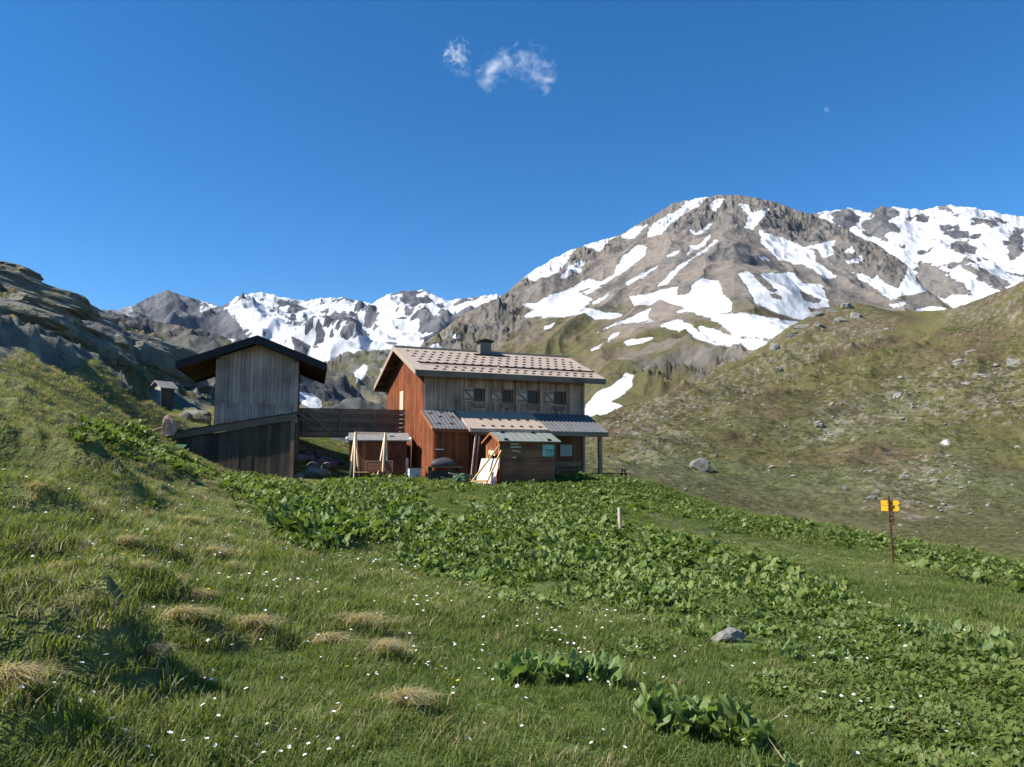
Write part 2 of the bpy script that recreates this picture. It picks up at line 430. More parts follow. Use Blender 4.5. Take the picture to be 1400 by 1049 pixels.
Z6 = lambda pts: [(580 + a * .3, 250 + b * .3) for a, b in pts]
Z7 = lambda pts: [(960 + a * .3143, 250 + b * .3143) for a, b in pts]
SNOW_C = [Z6(p) for p in [
 [(460,435),(490,395),(560,360),(620,325),(690,300),(650,350),(610,400),(560,425),(500,445)],
 [(620,430),(660,380),(740,350),(700,390),(640,435)],
 [(720,285),(760,255),(880,240),(840,265),(800,310),(760,295)],
 [(900,240),(960,205),(1020,190),(950,250),(905,250)],
 [(1020,215),(1060,180),(1110,150),(1180,110),(1190,85),(1290,60),(1250,100),(1200,130),(1150,165),(1110,195),(1080,235),(1020,250)],
 [(1300,100),(1330,75),(1365,75),(1340,110),(1320,130)],
 [(880,380),(900,340),(940,320),(970,285),(1010,295),(1000,330),(950,370),(880,420),(820,460),(740,505),(730,500),(860,420)],
 [(440,550),(510,555),(560,520),(660,480),(700,465),(750,440),(800,455),(740,480),(700,500),(760,530),(720,570),(830,595),(920,600),(860,620),(780,625),(730,595),(650,610),(560,610),(460,605),(510,575)],
 [(920,460),(1000,410),(1060,385),(1010,420),(930,465)],
 [(1060,470),(1110,430),(1150,385),(1220,340),(1330,265),(1280,310),(1200,360),(1150,410),(1100,460)],
 [(1210,220),(1240,235),(1320,170),(1290,210),(1240,240)],
 [(1200,330),(1210,290),(1260,280),(1300,240),(1270,290),(1215,320)],
 [(940,520),(1000,515),(1080,490),(1150,480),(1150,510),(1200,515),(1220,470),(1270,430),(1290,460),(1340,455),(1360,520),(1400,550),(1400,640),(1340,640),(1280,610),(1230,590),(1150,590),(1200,570),(1130,550),(1080,530),(1030,555),(960,560)],
 [(770,690),(850,650),(960,605),(1030,570),(1010,605),(1050,630),(980,635),(900,640),(830,665)],
 [(1085,650),(1150,625),(1220,650),(1260,690),(1400,730),(1400,745),(1320,740),(1230,700),(1190,665),(1160,680)],
 [(1245,650),(1290,660),(1400,700),(1400,735),(1330,710),(1260,680)],
 [(915,730),(950,715),(1040,705),(990,730),(925,745)],
 [(830,720),(860,690),(900,672),(880,695),(840,722)],
 [(700,1060),(730,1030),(790,960),(850,930),(920,870),(950,880),(945,930),(880,980),(850,1000),(940,1033),(930,1060)],
 [(770,550),(840,503),(845,512),(790,545)],[(550,660),(595,640),(570,660)],[(760,765),(815,730),(800,745)],
 [(125,690),(165,690),(160,710),(130,708)],[(20,750),(60,730),(90,745),(50,765)],[(190,770),(225,768),(220,780)],[(255,765),(290,755),(270,780)],
 [(690,400),(715,395),(705,410)],[(1110,335),(1155,310),(1140,328)],
]] + [Z7(p) for p in [
 [(165,95),(195,95),(210,130),(290,115),(250,160),(215,200),(185,190),(205,150)],
 [(250,210),(300,225),(400,265),(480,295),(490,340),(590,410),(540,415),(480,370),(400,350),(330,330),(285,290),(255,255)],
 [(440,280),(580,250),(560,280),(575,310),(530,325),(500,290)],
 [(155,395),(200,385),(250,440),(290,470),(340,470),(250,400),(400,390),(430,440),(520,450),(550,535),(450,540),(510,590),(490,610),(350,570),(230,520),(200,460)],
 [(0,415),(70,430),(85,490),(130,520),(90,560),(160,565),(300,590),(420,610),(430,625),(360,660),(330,680),(200,660),(150,670),(80,610),(0,580)],
 [(0,630),(60,650),(160,680),(310,695),(290,720),(200,730),(170,700),(40,690)],
 [(640,385),(700,400),(740,420),(760,400),(790,440),(850,460),(890,400),(890,340),(945,340),(920,430),(980,470),(870,490),(820,510),(800,490)],
 [(815,530),(880,520),(870,535),(830,545)],[(930,555),(1000,540),(1060,545),(1050,580),(980,575)],
 [(140,815),(200,765),(210,775),(160,812)],[(620,300),(650,280),(660,295),(640,310)],[(625,340),(690,325),(690,340),(640,350)],[(250,320),(295,335),(260,330)],
]]
ISL_C = [Z7(p) for p in [[(285,475),(340,490),(350,512),(300,505)],[(405,450),(440,470),(520,510),(510,530),(440,515)],[(250,425),(330,465),(310,475),(265,445)],[(80,570),(120,560),(230,570),(330,590),(400,612),(300,585),(180,572)]]]

# summit of the big mountain: spurs and gullies radiate from it
sa_, sT_ = azT(985, 266); SX, SY = 1640 * math.sin(sa_), 1640 * math.cos(sa_)
CRAG_C = [[(560,490),(600,455),(690,400),(760,350),(850,318),(830,345),(760,380),(715,405),(715,450),(650,470),(590,500)],
        [(880,300),(985,262),(1120,285),(1145,320),(1080,330),(1040,300),(960,300),(900,320)],[(1130,340),(1200,330),(1245,365),(1235,395),(1180,375)],[(860,495),(930,470),(1010,470),(1040,490),(960,505),(900,520)]]
def crag_mask(px, py, n): return sstep(-20, 25, polys_sdf(px, py, CRAG_C, 45) + 22 * n)
def disp_c(x, y, z, T):
    dx, dy = x - SX, y - SY; rho = np.hypot(dx, dy) + 1; ph = np.arctan2(dx, -dy)
    k = ridged(ph * 4.2 + .25 * fbm(x / 300, y / 300, 3, 4), np.log(rho) * .8, 4, 101, .55)
    crest = 1 - .8 * sstep(.9, 1.0, T) * sstep(1.1, 1.0, T)
    foot = sstep(0, .12, T)
    d = foot * crest * (np.minimum(rho, 700) * .026 * (k - .25) + 8 * fbm(x / 210, y / 210, 4, 111, .5))
    px, py = proj(np.stack([x, y, z], 1)); rocky = .12 + crag_mask(px, py, 0)
    d = d + foot * (rocky * (11 * ridged(x / 80, y / 80, 5, 121, .65) + 6 * ridged(x / 24, y / 24, 3, 123, .6)) + 1.6 * fbm(x / 40, y / 40, 3, 131, .6)) * (.6 + .4 * crest)
    return d
def color_c(x, y, z, T, px, py, steep):
    n = fbm(x / 160, y / 160, 5, 141, .6); m = fbm(x / 45, y / 45, 4, 142, .6)
    scree = np.repeat(col(.190, .163, .138), len(x), 0)
    scree = lerp(scree, col(.145, .134, .12), sstep(-.2, .4, n))
    gr_ = lerp(np.repeat(col(.085, .078, .030), len(x), 0), col(.12, .095, .055), sstep(-.2, .4, m))
    h = sstep(395, 470, py + 50 * n + 12 * m - np.clip(px - 1000, 0, 500) * .05)
    c_ = lerp(scree, gr_, h * .92)
    crag = sstep(.5, .7, steep + .22 * m + .12 * n - .10 * sstep(.3, .9, T) * 0)
    crag = np.maximum(crag, crag_mask(px, py, m) * .9)
    return lerp(c_, lerp(np.repeat(col(.085, .080, .076), len(x), 0), col(.16, .145, .13), sstep(-.3, .5, m)), np.clip(crag, 0, 1))
def snow_c(x, y, z, T, px, py, steep):
    s = polys_sdf(px, py, SNOW_C, 14); i = polys_sdf(px, py, ISL_C, 14)
    return np.minimum(s, -i) + 1.0 + 1.3 * fbm(x / 42, y / 42, 4, 151, .65) + 1.2 * fbm(x / 13, y / 13, 3, 152, .6)
MM = mountain_mat('mountain_scree_and_snow', 9.0)
layer('mountain', [(480,520,900),(560,485,950),(590,462,1000),(640,425,1050),(690,403,1100),(720,376,1200),(760,351,1300),(800,335,1400),(850,320,1500),(890,296,1550),(920,278,1600),(955,271,1620),(985,266,1640),(1020,268,1640),(1060,277,1640),(1090,287,1640),(1130,300,1640),(1160,316,1600),(1200,335,1550),(1240,362,1450),(1265,395,1400),(1300,420,1350),(1420,450,1300)],
      [(480,570,420),(700,585,400),(830,585,310),(900,560,310),(1000,515,350),(1050,490,420),(1420,480,560)], 760, 330, 1.12, disp_c, color_c, snow_c, 480, 1420, mat=MM)

def disp_d(x, y, z, T):
    foot = sstep(0, .1, T); crest = 1 - .75 * sstep(.9, 1.0, T)
    return foot * (crest * (26 * ridged(x / 330, y / 520, 4, 201, .55)) + (10 * ridged(x / 110, y / 150, 4, 211, .6) + 4 * ridged(x / 35, y / 45, 3, 213, .6)) * (.65 + .35 * crest))
ROCK_D = [Z7(p) for p in [[(370,110),(440,105),(530,120),(520,165),(580,180),(560,240),(480,260),(300,220),(250,180)],[(560,130),(620,105),(690,130),(670,180),(620,215),(580,190)],
 [(720,150),(740,100),(800,95),(860,125),(820,170),(870,200),(800,230),(830,270),(780,250),(700,230),(690,190)],[(880,150),(915,145),(905,165)],[(925,145),(975,145),(970,165),(930,165)],[(985,150),(1040,148),(1030,160)],
 [(1010,110),(1050,95),(1090,110),(1110,140),(1030,130)],[(1045,200),(1100,190),(1210,225),(1200,240),(1090,250),(1050,230)],[(1050,285),(1120,240),(1195,280),(1180,310),(1100,310)],
 [(1170,180),(1190,160),(1230,150),(1350,160),(1340,180),(1270,185)],[(1310,240),(1370,190),(1400,200),(1400,290),(1340,340),(1320,280)],[(910,310),(960,290),(1010,260),(1000,280),(950,310)],[(850,270),(890,262),(880,285)]]]
SCREE_D = [Z7(p) for p in [[(915,470),(930,380),(945,342),(1010,355),(1100,430),(1170,485),(1000,500)],[(1050,340),(1140,350),(1300,410),(1370,440),(1300,470),(1180,400)],[(1200,330),(1290,350),(1390,370),(1380,390),(1280,370)],[(1140,335),(1220,370),(1260,400),(1200,385)]]]
def color_d(x, y, z, T, px, py, steep):
    m = fbm(x / 90, y / 90, 4, 222, .6)
    c_ = lerp(np.repeat(col(.13, .125, .122), len(x), 0), col(.08, .08, .085), sstep(-.2, .4, m))
    return lerp(c_, col(.165, .15, .135), sstep(-4, 4, polys_sdf(px, py, SCREE_D, 14)))
def snow_d(x, y, z, T, px, py, steep):
    rr_ = np.maximum(polys_sdf(px, py, ROCK_D, 14), polys_sdf(px, py, SCREE_D, 14))
    n = fbm(x / 130, y / 130, 5, 231, .6)
    return np.clip(-rr_ - 1.0 + 5 * fbm(x / 60, y / 70, 4, 233, .65), -10, 7) - 8 * sstep(.5, .9, n) - 9 * sstep(.62, .75, steep) + 1.5
layer('snowy_ridge', [(1000,330,2600),(1110,292,2600),(1130,288,2600),(1165,285,2600),(1190,291,2600),(1205,282,2600),(1230,284,2600),(1260,287,2600),(1300,280,2650),(1340,286,2650),(1400,297,2700),(1500,300,2700),(1700,330,2700)],
      [(1000,470,1500),(1700,490,1500)], 420, 190, 1.1, disp_d, color_d, snow_d, 1000, 1700, mat=MM)

def disp_e(x, y, z, T):
    foot = sstep(0, .1, T); crest = 1 - .7 * sstep(.88, 1.0, T)
    return foot * (crest * (56 * ridged(x / 620 + .2 * y / 620, y / 1000, 4, 301, .55) + 25 * fbm(x / 300, y / 500, 4, 305)) + 15 * ridged(x / 150, y / 230, 4, 311, .55) * (.5 + .5 * crest))
def color_e(x, y, z, T, px, py, steep):
    m = fbm(x / 160, y / 160, 4, 322, .6)
    return lerp(np.repeat(col(.12, .12, .125), len(x), 0), col(.075, .077, .085), sstep(-.2, .4, m))
def snow_e(x, y, z, T, px, py, steep):
    n = fbm(x / 260, y / 330, 5, 331, .62)
    k = fbm((x * .85 + y * .3) / 120, (y - .3 * x) / 520, 4, 335, .6)
    bias = np.interp(px, [0, 180, 195, 235, 262, 275, 310, 330, 700], [-3, -2, -8, -9, -7, -1, -1, 3.2, 3.2])
    lowrock = polys_sdf(px, py, [[(230,440),(300,418),(330,440),(350,470),(360,500),(250,480)],[(390,450),(430,470),(420,500),(400,490)],[(600,420),(640,430),(660,470),(560,480),(590,450)]], 14)
    return bias + 2.0 - 15 * sstep(.08, .42, n * .5 + k * .65 + .5 * fbm(x / 60, y / 170, 4, 337, .65)) - 11 * sstep(.42, .6, steep) - np.clip(lowrock, 0, 8)
ME = mountain_mat('far_range_rock_and_snow', 20.0)
layer('mountain_range', [(-300,400,4200),(0,425,4200),(100,428,4200),(160,424,4300),(190,415,4600),(208,404,4800),(228,396,4900),(245,403,4800),(262,408,4500),(290,416,4200),(302,420,4000),(325,406,3900),(340,402,3900),(358,399,3900),(385,407,3900),(405,411,3900),(435,408,3900),(470,407,3900),(490,412,3800),(508,415,3800),(530,403,3700),(550,398,3700),(577,396,3700),(598,405,3600),(615,411,3600),(645,406,3500),(675,403,3500),(720,410,3500),(800,430,3500)],
      [(-300,560,1300),(800,560,1300)], 720, 230, 1.05, disp_e, color_e, snow_e, -300, 800, mat=ME)

# the nearer dark slope behind the hut and the rocky knoll beside it
def disp_f(x, y, z, T):
    foot = sstep(0, .1, T); crest = 1 - .7 * sstep(.88, 1.0, T)
    return foot * (crest * 6 * ridged(x / 70, y / 90, 4, 401, .6) + 2 * fbm(x / 18, y / 18, 4, 405, .6))
def color_f(x, y, z, T, px, py, steep):
    m = fbm(x / 20, y / 20, 4, 422, .6)
    c_ = lerp(np.repeat(col(.075, .078, .08), len(x), 0), col(.12, .115, .095), sstep(-.2, .5, m))
    return lerp(c_, col(.13, .11, .05), sstep(.25, .6, fbm(x / 45, y / 45, 3, 423)) * .6)
def snow_f(x, y, z, T, px, py, steep):
    return polys_sdf(px, py, [[(405,535),(425,538),(445,552),(430,560),(410,550)],[(345,473),(380,480),(410,492),(380,490)],[(300,455),(325,460),(318,467)]], 14) + .5
MF = mountain_mat('near_crag_rock', 5.0)
layer('dark_slope', [(-100,400,380),(60,415,380),(140,424,380),(185,433,380),(230,442,380),(314,462,360),(380,482,360),(440,500,350),(470,516,340),(500,546,330),(530,562,320),(620,580,300)],
      [(-100,600,160),(300,600,150),(620,610,150)], 420, 130, 1.1, disp_f, color_f, snow_f, -100, 620, mat=MF)
def disp_k(x, y, z, T):
    foot = sstep(0, .1, T); crest = 1 - .7 * sstep(.88, 1.0, T)
    return foot * (crest * 9 * ridged(x / 110, y / 110, 4, 501, .6) + 4 * fbm(x / 40, y / 40, 4, 505, .6))
def color_k(x, y, z, T, px, py, steep):
    m = fbm(x / 35, y / 35, 4, 522, .6)
    c_ = lerp(np.repeat(col(.12, .115, .10), len(x), 0), col(.10, .095, .05), sstep(-.2, .5, m))
    return lerp(c_, col(.17, .15, .11), sstep(535, 548, py + 4 * m) * .8)
def snow_k(x, y, z, T, px, py, steep):
    return polys_sdf(px, py, [[(452,520),(470,524),(485,538),(494,545),(475,545),(462,535)],[(482,512),(497,498),(503,502),(498,515),(492,521)],[(440,545),(470,546),(478,556),(450,556)],[(516,506),(527,502),(525,512)],[(560,500),(575,496),(570,505)]], 14) + .6
layer('rocky_knoll', [(380,540,700),(420,510,720),(440,497,760),(470,483,800),(500,479,800),(530,478,820),(560,482,850),(600,495,800),(660,530,700),(720,570,600)],
      [(380,590,330),(720,600,330)], 300, 110, 1.0, disp_k, color_k, snow_k, 380, 720, mat=MF)

# the land that carries on beneath and around everything
bm = bmesh.new()
ring = [bm.verts.new((8500 * math.cos(a), 8500 * math.sin(a), -60)) for a in [i * math.pi / 32 for i in range(64)]]
bm.faces.new(ring); me = bpy.data.meshes.new('valley_floor'); bm.to_mesh(me); bm.free()
vf = link('valley_floor', me); tag(vf, kind='structure')
m = NT('valley_grass'); m.color(m.mix(m.noise(.01, 4), (.07, .075, .03), (.12, .10, .05))); me.materials.append(m.m)
# ------------------------------------------------------------------ builders for made things
def wood(name, c0, c1, grain=(9, 9, .7), rough=.8, var=.35):
    m = NT(name)
    geo = m.n.new('ShaderNodeNewGeometry'); oi = m.n.new('ShaderNodeObjectInfo')
    mp = m.mapped(grain, geo.outputs['Position'])
    n = m.noise(1.0, 5, .6, mp); n2 = m.noise(.9, 3, .5, geo.outputs['Position'])
    c = m.mix(m.maprange(n, .3, .7), c0, c1)
    v = m.math('ADD', m.maprange(oi.outputs['Random'], 0, 1, 1 - var, 1 + var), m.maprange(n2, .3, .7, -.28, .28))
    cc = m.n.new('ShaderNodeVectorMath'); cc.operation = 'SCALE'; m.l(c, cc.inputs[0]); m.l(v, cc.inputs['Scale'])
    m.color(cc.outputs[0]); m.rough(rough); m.bump(n, .25, .02)
    return m.m
def plain(name, c0, rough=.6, metal=0.0, var=.15, scale=3.0, bump=0.0):
    m = NT(name); geo = m.n.new('ShaderNodeNewGeometry'); oi = m.n.new('ShaderNodeObjectInfo')
    n = m.noise(scale, 5, .6, geo.outputs['Position'])
    lo = tuple(x * (1 - var) for x in c0); hi = tuple(min(1, x * (1 + var)) for x in c0)
    m.color(m.mix(m.maprange(n, .3, .7), lo, hi)); m.rough(rough); m.b.inputs['Metallic'].default_value = metal
    if bump: m.bump(n, bump, .03)
    return m.m
M = dict(
 grey=wood('weathered_grey_boards', (.29, .185, .130), (.47, .315, .230)),
 hutgrey=wood('silver_grey_boards', (.33, .235, .180), (.50, .375, .295), var=.22),
 red=wood('red_stained_boards', (.150, .044, .017), (.235, .074, .028), var=.25),
 brown=wood('dark_brown_boards', (.165, .070, .034), (.255, .115, .060), (1.2, 1.2, 12), var=.22),
 bridge=wood('old_brown_bridge_boards', (.145, .097, .064), (.24, .165, .112), (1.2, 1.2, 12), var=.25),
 black=wood('black_tarred_boards', (.062, .045, .033), (.10, .075, .055), var=.3),
 trim=wood('grey_brown_fascia', (.15, .108, .076), (.23, .17, .122), (1.2, 1.2, 10), var=.1),
 soffit=wood('dark_pine_soffit', (.085, .048, .028), (.13, .075, .045), (1, 1, 8), var=.2),  # one even dark brown pine, also for the hut core and seat slats
 orange=wood('orange_stained_trim', (.27, .10, .035), (.38, .16, .06), var=.1),
 fresh=wood('pale_fresh_timber', (.60, .45, .31), (.76, .60, .44), var=.1),
 yellow=wood('yellow_pine', (.52, .32, .11), (.64, .42, .17), var=.12),
 tan=plain('beige_steel_sheet', (.38, .305, .24), .5, 0, .10, 2.0),
 steel=plain('slate_grey_steel_sheet', (.125, .125, .13), .5, 0, .15, 2.0),
 green=plain('sage_green_roof_sheet', (.20, .212, .185), .55, 0, .1, 2.0),
 blackroof=plain('black_roof_sheet', (.018, .018, .021), .7, 0, .2, 2.0),
 tin=plain('dull_tin_sheet', (.22, .22, .215), .5, 0, .2, 4.0),
 dark=plain('dark_iron', (.035, .03, .028), .6, 0, .2),
 glass=plain('dark_window_glass', (.012, .013, .016), .12, 0, .1),
 white=plain('white_painted_panel', (.62, .58, .56), .6, 0, .06),
 pink=plain('pale_pink_panel', (.75, .55, .52), .5, 0, .06),
 cream=plain('cream_painted_door', (.55, .45, .33), .6, 0, .1),
 stone=plain('grey_field_stone', (.22, .21, .185), .95, 0, .45, 4.0, .6),
 concrete=plain('grey_plaster', (.15, .14, .13), .9, 0, .15, 4.0, .2),
 yel=plain('yellow_sign_enamel', (.80, .42, .015), .45, 0, .05),
 rust=plain('rusty_post_steel', (.095, .035, .018), .8, 0, .3, 12.0),
 tarp=plain('dark_grey_tarpaulin', (.06, .06, .065), .6, 0, .25, 6.0, .3),
 net=plain('green_net', (.065, .11, .055), .9, 0, .6, 14.0, .8),
 rubber=plain('black_rubber', (.03, .03, .03), .85, 0, .2),
 teal=plain('teal_green_print', (.03, .30, .19), .5, 0, .08),
 pgrey=plain('pale_grey_print', (.42, .50, .46), .5, 0, .08),
 bolt=plain('galvanised_bolt', (.6, .6, .58), .4, .3, .1),
)
_unit = {}
def unit(mat):
    if mat not in _unit:
        bm = bmesh.new(); bmesh.ops.create_cube(bm, size=1.0)
        me = bpy.data.meshes.new('board_' + mat); bm.to_mesh(me); bm.free(); me.materials.append(M[mat]); _unit[mat] = me
    return _unit[mat]
def bx(name, parent, mat, x0, x1, y0, y1, z0, z1):
    o = link(name, unit(mat), parent)
    o.location = ((x0 + x1) / 2, (y0 + y1) / 2, (z0 + z1) / 2); o.scale = (x1 - x0, y1 - y0, z1 - z0)
    return o
def beam(name, parent, mat, p, q, w, h, roll=0.0):
    p = Vector(p); q = Vector(q); d = q - p
    o = link(name, unit(mat), parent)
    o.rotation_mode = 'QUATERNION'
    qt = d.to_track_quat('X', 'Z')
    if roll: qt = qt @ Matrix.Rotation(roll, 3, 'X').to_quaternion()
    o.rotation_quaternion = qt; o.location = (p + q) / 2; o.scale = (d.length, w, h)
    return o
def meshobj(name, parent, mat, verts, faces, smooth=False):
    me = bpy.data.meshes.new(name); me.from_pydata([tuple(v) for v in verts], [], faces); me.update()
    bm = bmesh.new(); bm.from_mesh(me); bmesh.ops.recalc_face_normals(bm, faces=bm.faces); bm.to_mesh(me); bm.free()
    if smooth: me.polygons.foreach_set('use_smooth', [True] * len(me.polygons))
    me.materials.append(M[mat] if isinstance(mat, str) else mat)
    return link(name, me, parent)
def prism(name, parent, mat, poly, t0, t1, plane='xz'):
    """poly of 2-D points extruded along the third axis"""
    n = len(poly)
    def mk(p, t): return (p[0], t, p[1]) if plane == 'xz' else ((t, p[0], p[1]) if plane == 'yz' else (p[0], p[1], t))
    v = [mk(p, t0) for p in poly] + [mk(p, t1) for p in poly]
    f = [tuple(range(n)), tuple(range(2 * n - 1, n - 1, -1))] + [(i, (i + 1) % n, n + (i + 1) % n, n + i) for i in range(n)]
    return meshobj(name, parent, mat, v, f)
def cyl(name, parent, mat, p, q, r0, r1=None, n=10):
    p = Vector(p); q = Vector(q); r1 = r0 if r1 is None else r1
    rot = (q - p).to_track_quat('Z', 'Y'); v = []
    for c_, r_ in ((p, r0), (q, r1)):
        v += [c_ + rot @ Vector((r_ * math.cos(2 * math.pi * i / n), r_ * math.sin(2 * math.pi * i / n), 0)) for i in range(n)]
    f = [tuple(range(n)), tuple(range(n, 2 * n))] + [(i, (i + 1) % n, n + (i + 1) % n, n + i) for i in range(n)]
    return meshobj(name, parent, mat, v, f)
def thing(name, label, cat, loc=(0, 0, 0), rotz=0.0, group=None):
    o = bpy.data.objects.new(name, None); C.objects.link(o); o.empty_display_size = .2
    o.location = loc; o.rotation_euler = (0, 0, rotz)
    return tag(o, label, cat, group)
rnd = random.Random(7)

# ------------------------------------------------------------------ the chalet
CH_ROT = R(23.0); CH0 = Vector((-5.03, 44.0, -0.64))
ch = thing('mountain_chalet', 'two storey chalet with orange-red gable, grey board front and beige metal roof', 'chalet', CH0, CH_ROT)
ca_, sa2_ = math.cos(CH_ROT), math.sin(CH_ROT)
def Lof(px, f=0.0):
    """distance along the chalet front (f metres in front of it) seen at photo column px"""
    k = (px - 700) / FPX; X0 = CH0.x + sa2_ * f; Y0 = CH0.y - ca_ * f
    return (k * Y0 - X0) / (ca_ - k * sa2_)
def Zof(py, px=640, f=0.0):
    L = Lof(px, f); y = CH0.y - ca_ * f + sa2_ * L
    return at(px, py, y).z - CH0.z
LL, DD = 10.26, 8.6
EV, RG, SL = 6.02, 8.05, 2.03 / 5.1                 # top of eave, top of ridge, slope
def under(y): return EV - .17 + (min(y, DD - y) + .8) * SL
bx('wall', ch, 'brown', .05, LL - .05, .05, DD - .05, -1.2, 5.7)  # solid core box behind the boards, added to stop light coming through
prism('wall', ch, 'red', [(.06, 5.69), (DD - .06, 5.69), (DD / 2, under(DD / 2) - .02)], .06, LL - .06, 'yz')
# front boards of the upper floor, cut round the windows
wins = []
for a, b in ((647, 660), (685.5, 699), (720.5, 735), (757, 769.5)):
    wins.append((Lof(a), Lof(b)))
WZ0, WZ1 = Zof(550.5, 690), Zof(533, 690)
x = 0.0; JUN = 3.62
while x < LL - .02:
    w = .20 + rnd.uniform(-.02, .02); x1 = min(x + w, LL)
    cut = [wn_ for wn_ in wins if x < wn_[1] + .03 and x1 > wn_[0] - .03]
    d = rnd.uniform(0, .012)
    if cut:
        bx('plank', ch, 'grey', x + .006, x1 - .006, -.03 - d, .05, JUN, WZ0 - .02); bx('plank', ch, 'grey', x + .006, x1 - .006, -.03 - d, .05, WZ1 + .02, 5.92)
    else:
        bx('plank', ch, 'grey', x + .006, x1 - .006, -.03 - d, .05, JUN, 5.92)
    if rnd.random() < .5 and not cut: bx('batten', ch, 'grey', x1 - .03, x1 + .03, -.065, -.03 - d, JUN, 5.90)
    x = x1
for (a, b) in wins:
    wf = prism('window', ch, 'dark', [(a - .02, WZ0 - .02), (b + .02, WZ0 - .02), (b + .02, WZ1 + .02), (a - .02, WZ1 + .02)], .045, .055)
    pn = bx('pane', wf, 'glass', a + .05, b - .05, .015, .03, WZ0 + .05, WZ1 - .05)
    for (u0, u1, v0, v1) in ((a - .02, a + .05, WZ0 - .02, WZ1 + .02), (b - .05, b + .02, WZ0 - .02, WZ1 + .02), (a + .05, b - .05, WZ1 - .05, WZ1 + .02), (a + .05, b - .05, WZ0 - .02, WZ0 + .05)):
        bx('frame', wf, 'brown', u0, u1, -.05, .044, v0, v1)
    bx('frame', wf, 'brown', (a + b) / 2 - .018, (a + b) / 2 + .018, -.012, .014, WZ0 + .05, WZ1 - .05)
    bx('sill', wf, 'grey', a - .08, b + .08, -.12, -.052, WZ0 - .10, WZ0 - .022)
    bx('planter_box', wf, 'trim', a - .02, b + .06, -.22, -.125, WZ0 - .34, WZ0 - .10)
    sw = (b - a) * .95
    sh = bx('shutter', ch, 'hutgrey', a - .05 - sw, a - .05, -.115, -.075, WZ0, WZ1)
    def sub(name, p, q, w, h):          # shutter pieces are laid out in chalet space
        o = beam(name, None, 'bridge', p, q, w, h); o.parent = sh; o.matrix_parent_inverse = sh.matrix_basis.inverted(); return o
    yb = -.13
    sub('brace', (a - .05 - sw, yb, WZ1 - .12), (a - .05, yb, WZ1 - .12), .03, .10)
    sub('brace', (a - .05 - sw, yb, WZ0 + .12), (a - .05, yb, WZ0 + .12), .03, .10)
    sub('brace', (a - .05 - sw + .04, yb + .002, WZ1 - .16), (a - .09, yb + .002, WZ0 + .16), .028, .09)
bx('downpipe', ch, 'grey', Lof(704), Lof(706.5), -.16, -.08, JUN + .1, 5.75)
bx('corner_post', ch, 'grey', LL - .02, LL + .10, -.06, .12, -.4, 5.8)
# gable boards, far-side and right-hand boards
for side, xx in ((0, -.04), (1, LL)):
    y = 0.0
    while y < DD - .02:
        w = .20 + rnd.uniform(-.025, .025); y1 = min(y + w, DD); d = rnd.uniform(0, .015)
        xa, xb = (xx - d, xx + .085) if side == 0 else (xx - .045, xx + .04 + d)
        prism('plank', ch, 'red' if side == 0 else 'grey', [(y + .006, -.5), (y1 - .006, -.5), (y1 - .006, under(y1) - .01), (y + .006, under(y) - .01)], xa, xb, 'yz')
        y = y1
dr = bx('door', ch, 'cream', -.12, -.057, 4.1, 4.95, 2.78, 5.3); dr['label'] = 'pale cream upper door at the footbridge'
o = bx('handle', None, 'dark', -.17, -.121, 4.82, 4.86, 3.8, 3.95); o.parent = dr; o.matrix_parent_inverse = dr.matrix_basis.inverted()
# roof
X0, X1 = -.72, 11.42
rf = thing('roof', None, None); rf.parent = ch
def roof_slope(parent, x0, x1, y0, z0, y1, z1, mat, pan, name='roof_panel', thick=.05, rib=.035):
    """sheets with raised seams running down the slope"""
    n = max(1, round((x1 - x0) / pan)); w = (x1 - x0) / n
    d = Vector((0, y1 - y0, z1 - z0)); L = d.length; nv = Vector((0, -(z1 - z0), (y1 - y0))).normalized()
    if nv.z < 0: nv = -nv
    # cross-section with three ribs
    sec = []
    for k in range(3):
        a = k * w / 3
        sec += [(a + .003, rib), (a + .035, rib), (a + .055, 0), (a + w / 3 - .02, 0)]
    sec += [(w - .003, rib * .6)]
    m = len(sec); V = []; F = []
    for t in (0, 1):
        for (u, h) in sec: p = Vector((u, y0, z0)) + d * t + nv * h; V.append(p)
        for (u, h) in sec: p = Vector((u, y0, z0)) + d * t - nv * thick; V.append(p)
    for i in range(m - 1):
        F += [(i, i + 1, 2 * m + i + 1, 2 * m + i), (m + i, 3 * m + i, 3 * m + i + 1, m + i + 1), (i, m + i, m + i + 1, i + 1), (2 * m + i, 2 * m + i + 1, 3 * m + i + 1, 3 * m + i)]
    F += [(0, 2 * m, 3 * m, m), (m - 1, 2 * m - 1, 4 * m - 1, 3 * m - 1)]
    first = None
    for k in range(n):
        if first is None: o = first = meshobj(name, parent, mat, V, F)
        else: o = link(name, first.data, parent)
        o.location = (x0 + k * w, 0, 0)
roof_slope(rf, X0, X1, -.8, EV, 4.3, RG, 'tan', .95, rib=.008)
roof_slope(rf, X0, X1, 9.4, EV, 4.3, RG, 'tan', .95, rib=.008)
bx('ridge_cap', rf, 'tan', X0 - .02, X1 + .02, 4.12, 4.48, RG - .03, RG + .065)
bx('fascia', rf, 'trim', X0 - .01, X1 + .01, -.86, -.805, EV - .34, EV + .0)
bx('fascia', rf, 'trim', X0 - .01, X1 + .01, 9.405, 9.46, EV - .34, EV + .0)
for xe in (X0 - .045, X1):
    for y0, y1 in ((-.80, 4.30), (9.40, 4.30)):
        prism('bargeboard', rf, 'tan' if xe < 0 else 'trim', [(y0, EV - .27), (y1, RG - .27), (y1, RG + .05), (y0, EV + .05)], xe, xe + .04, 'yz')
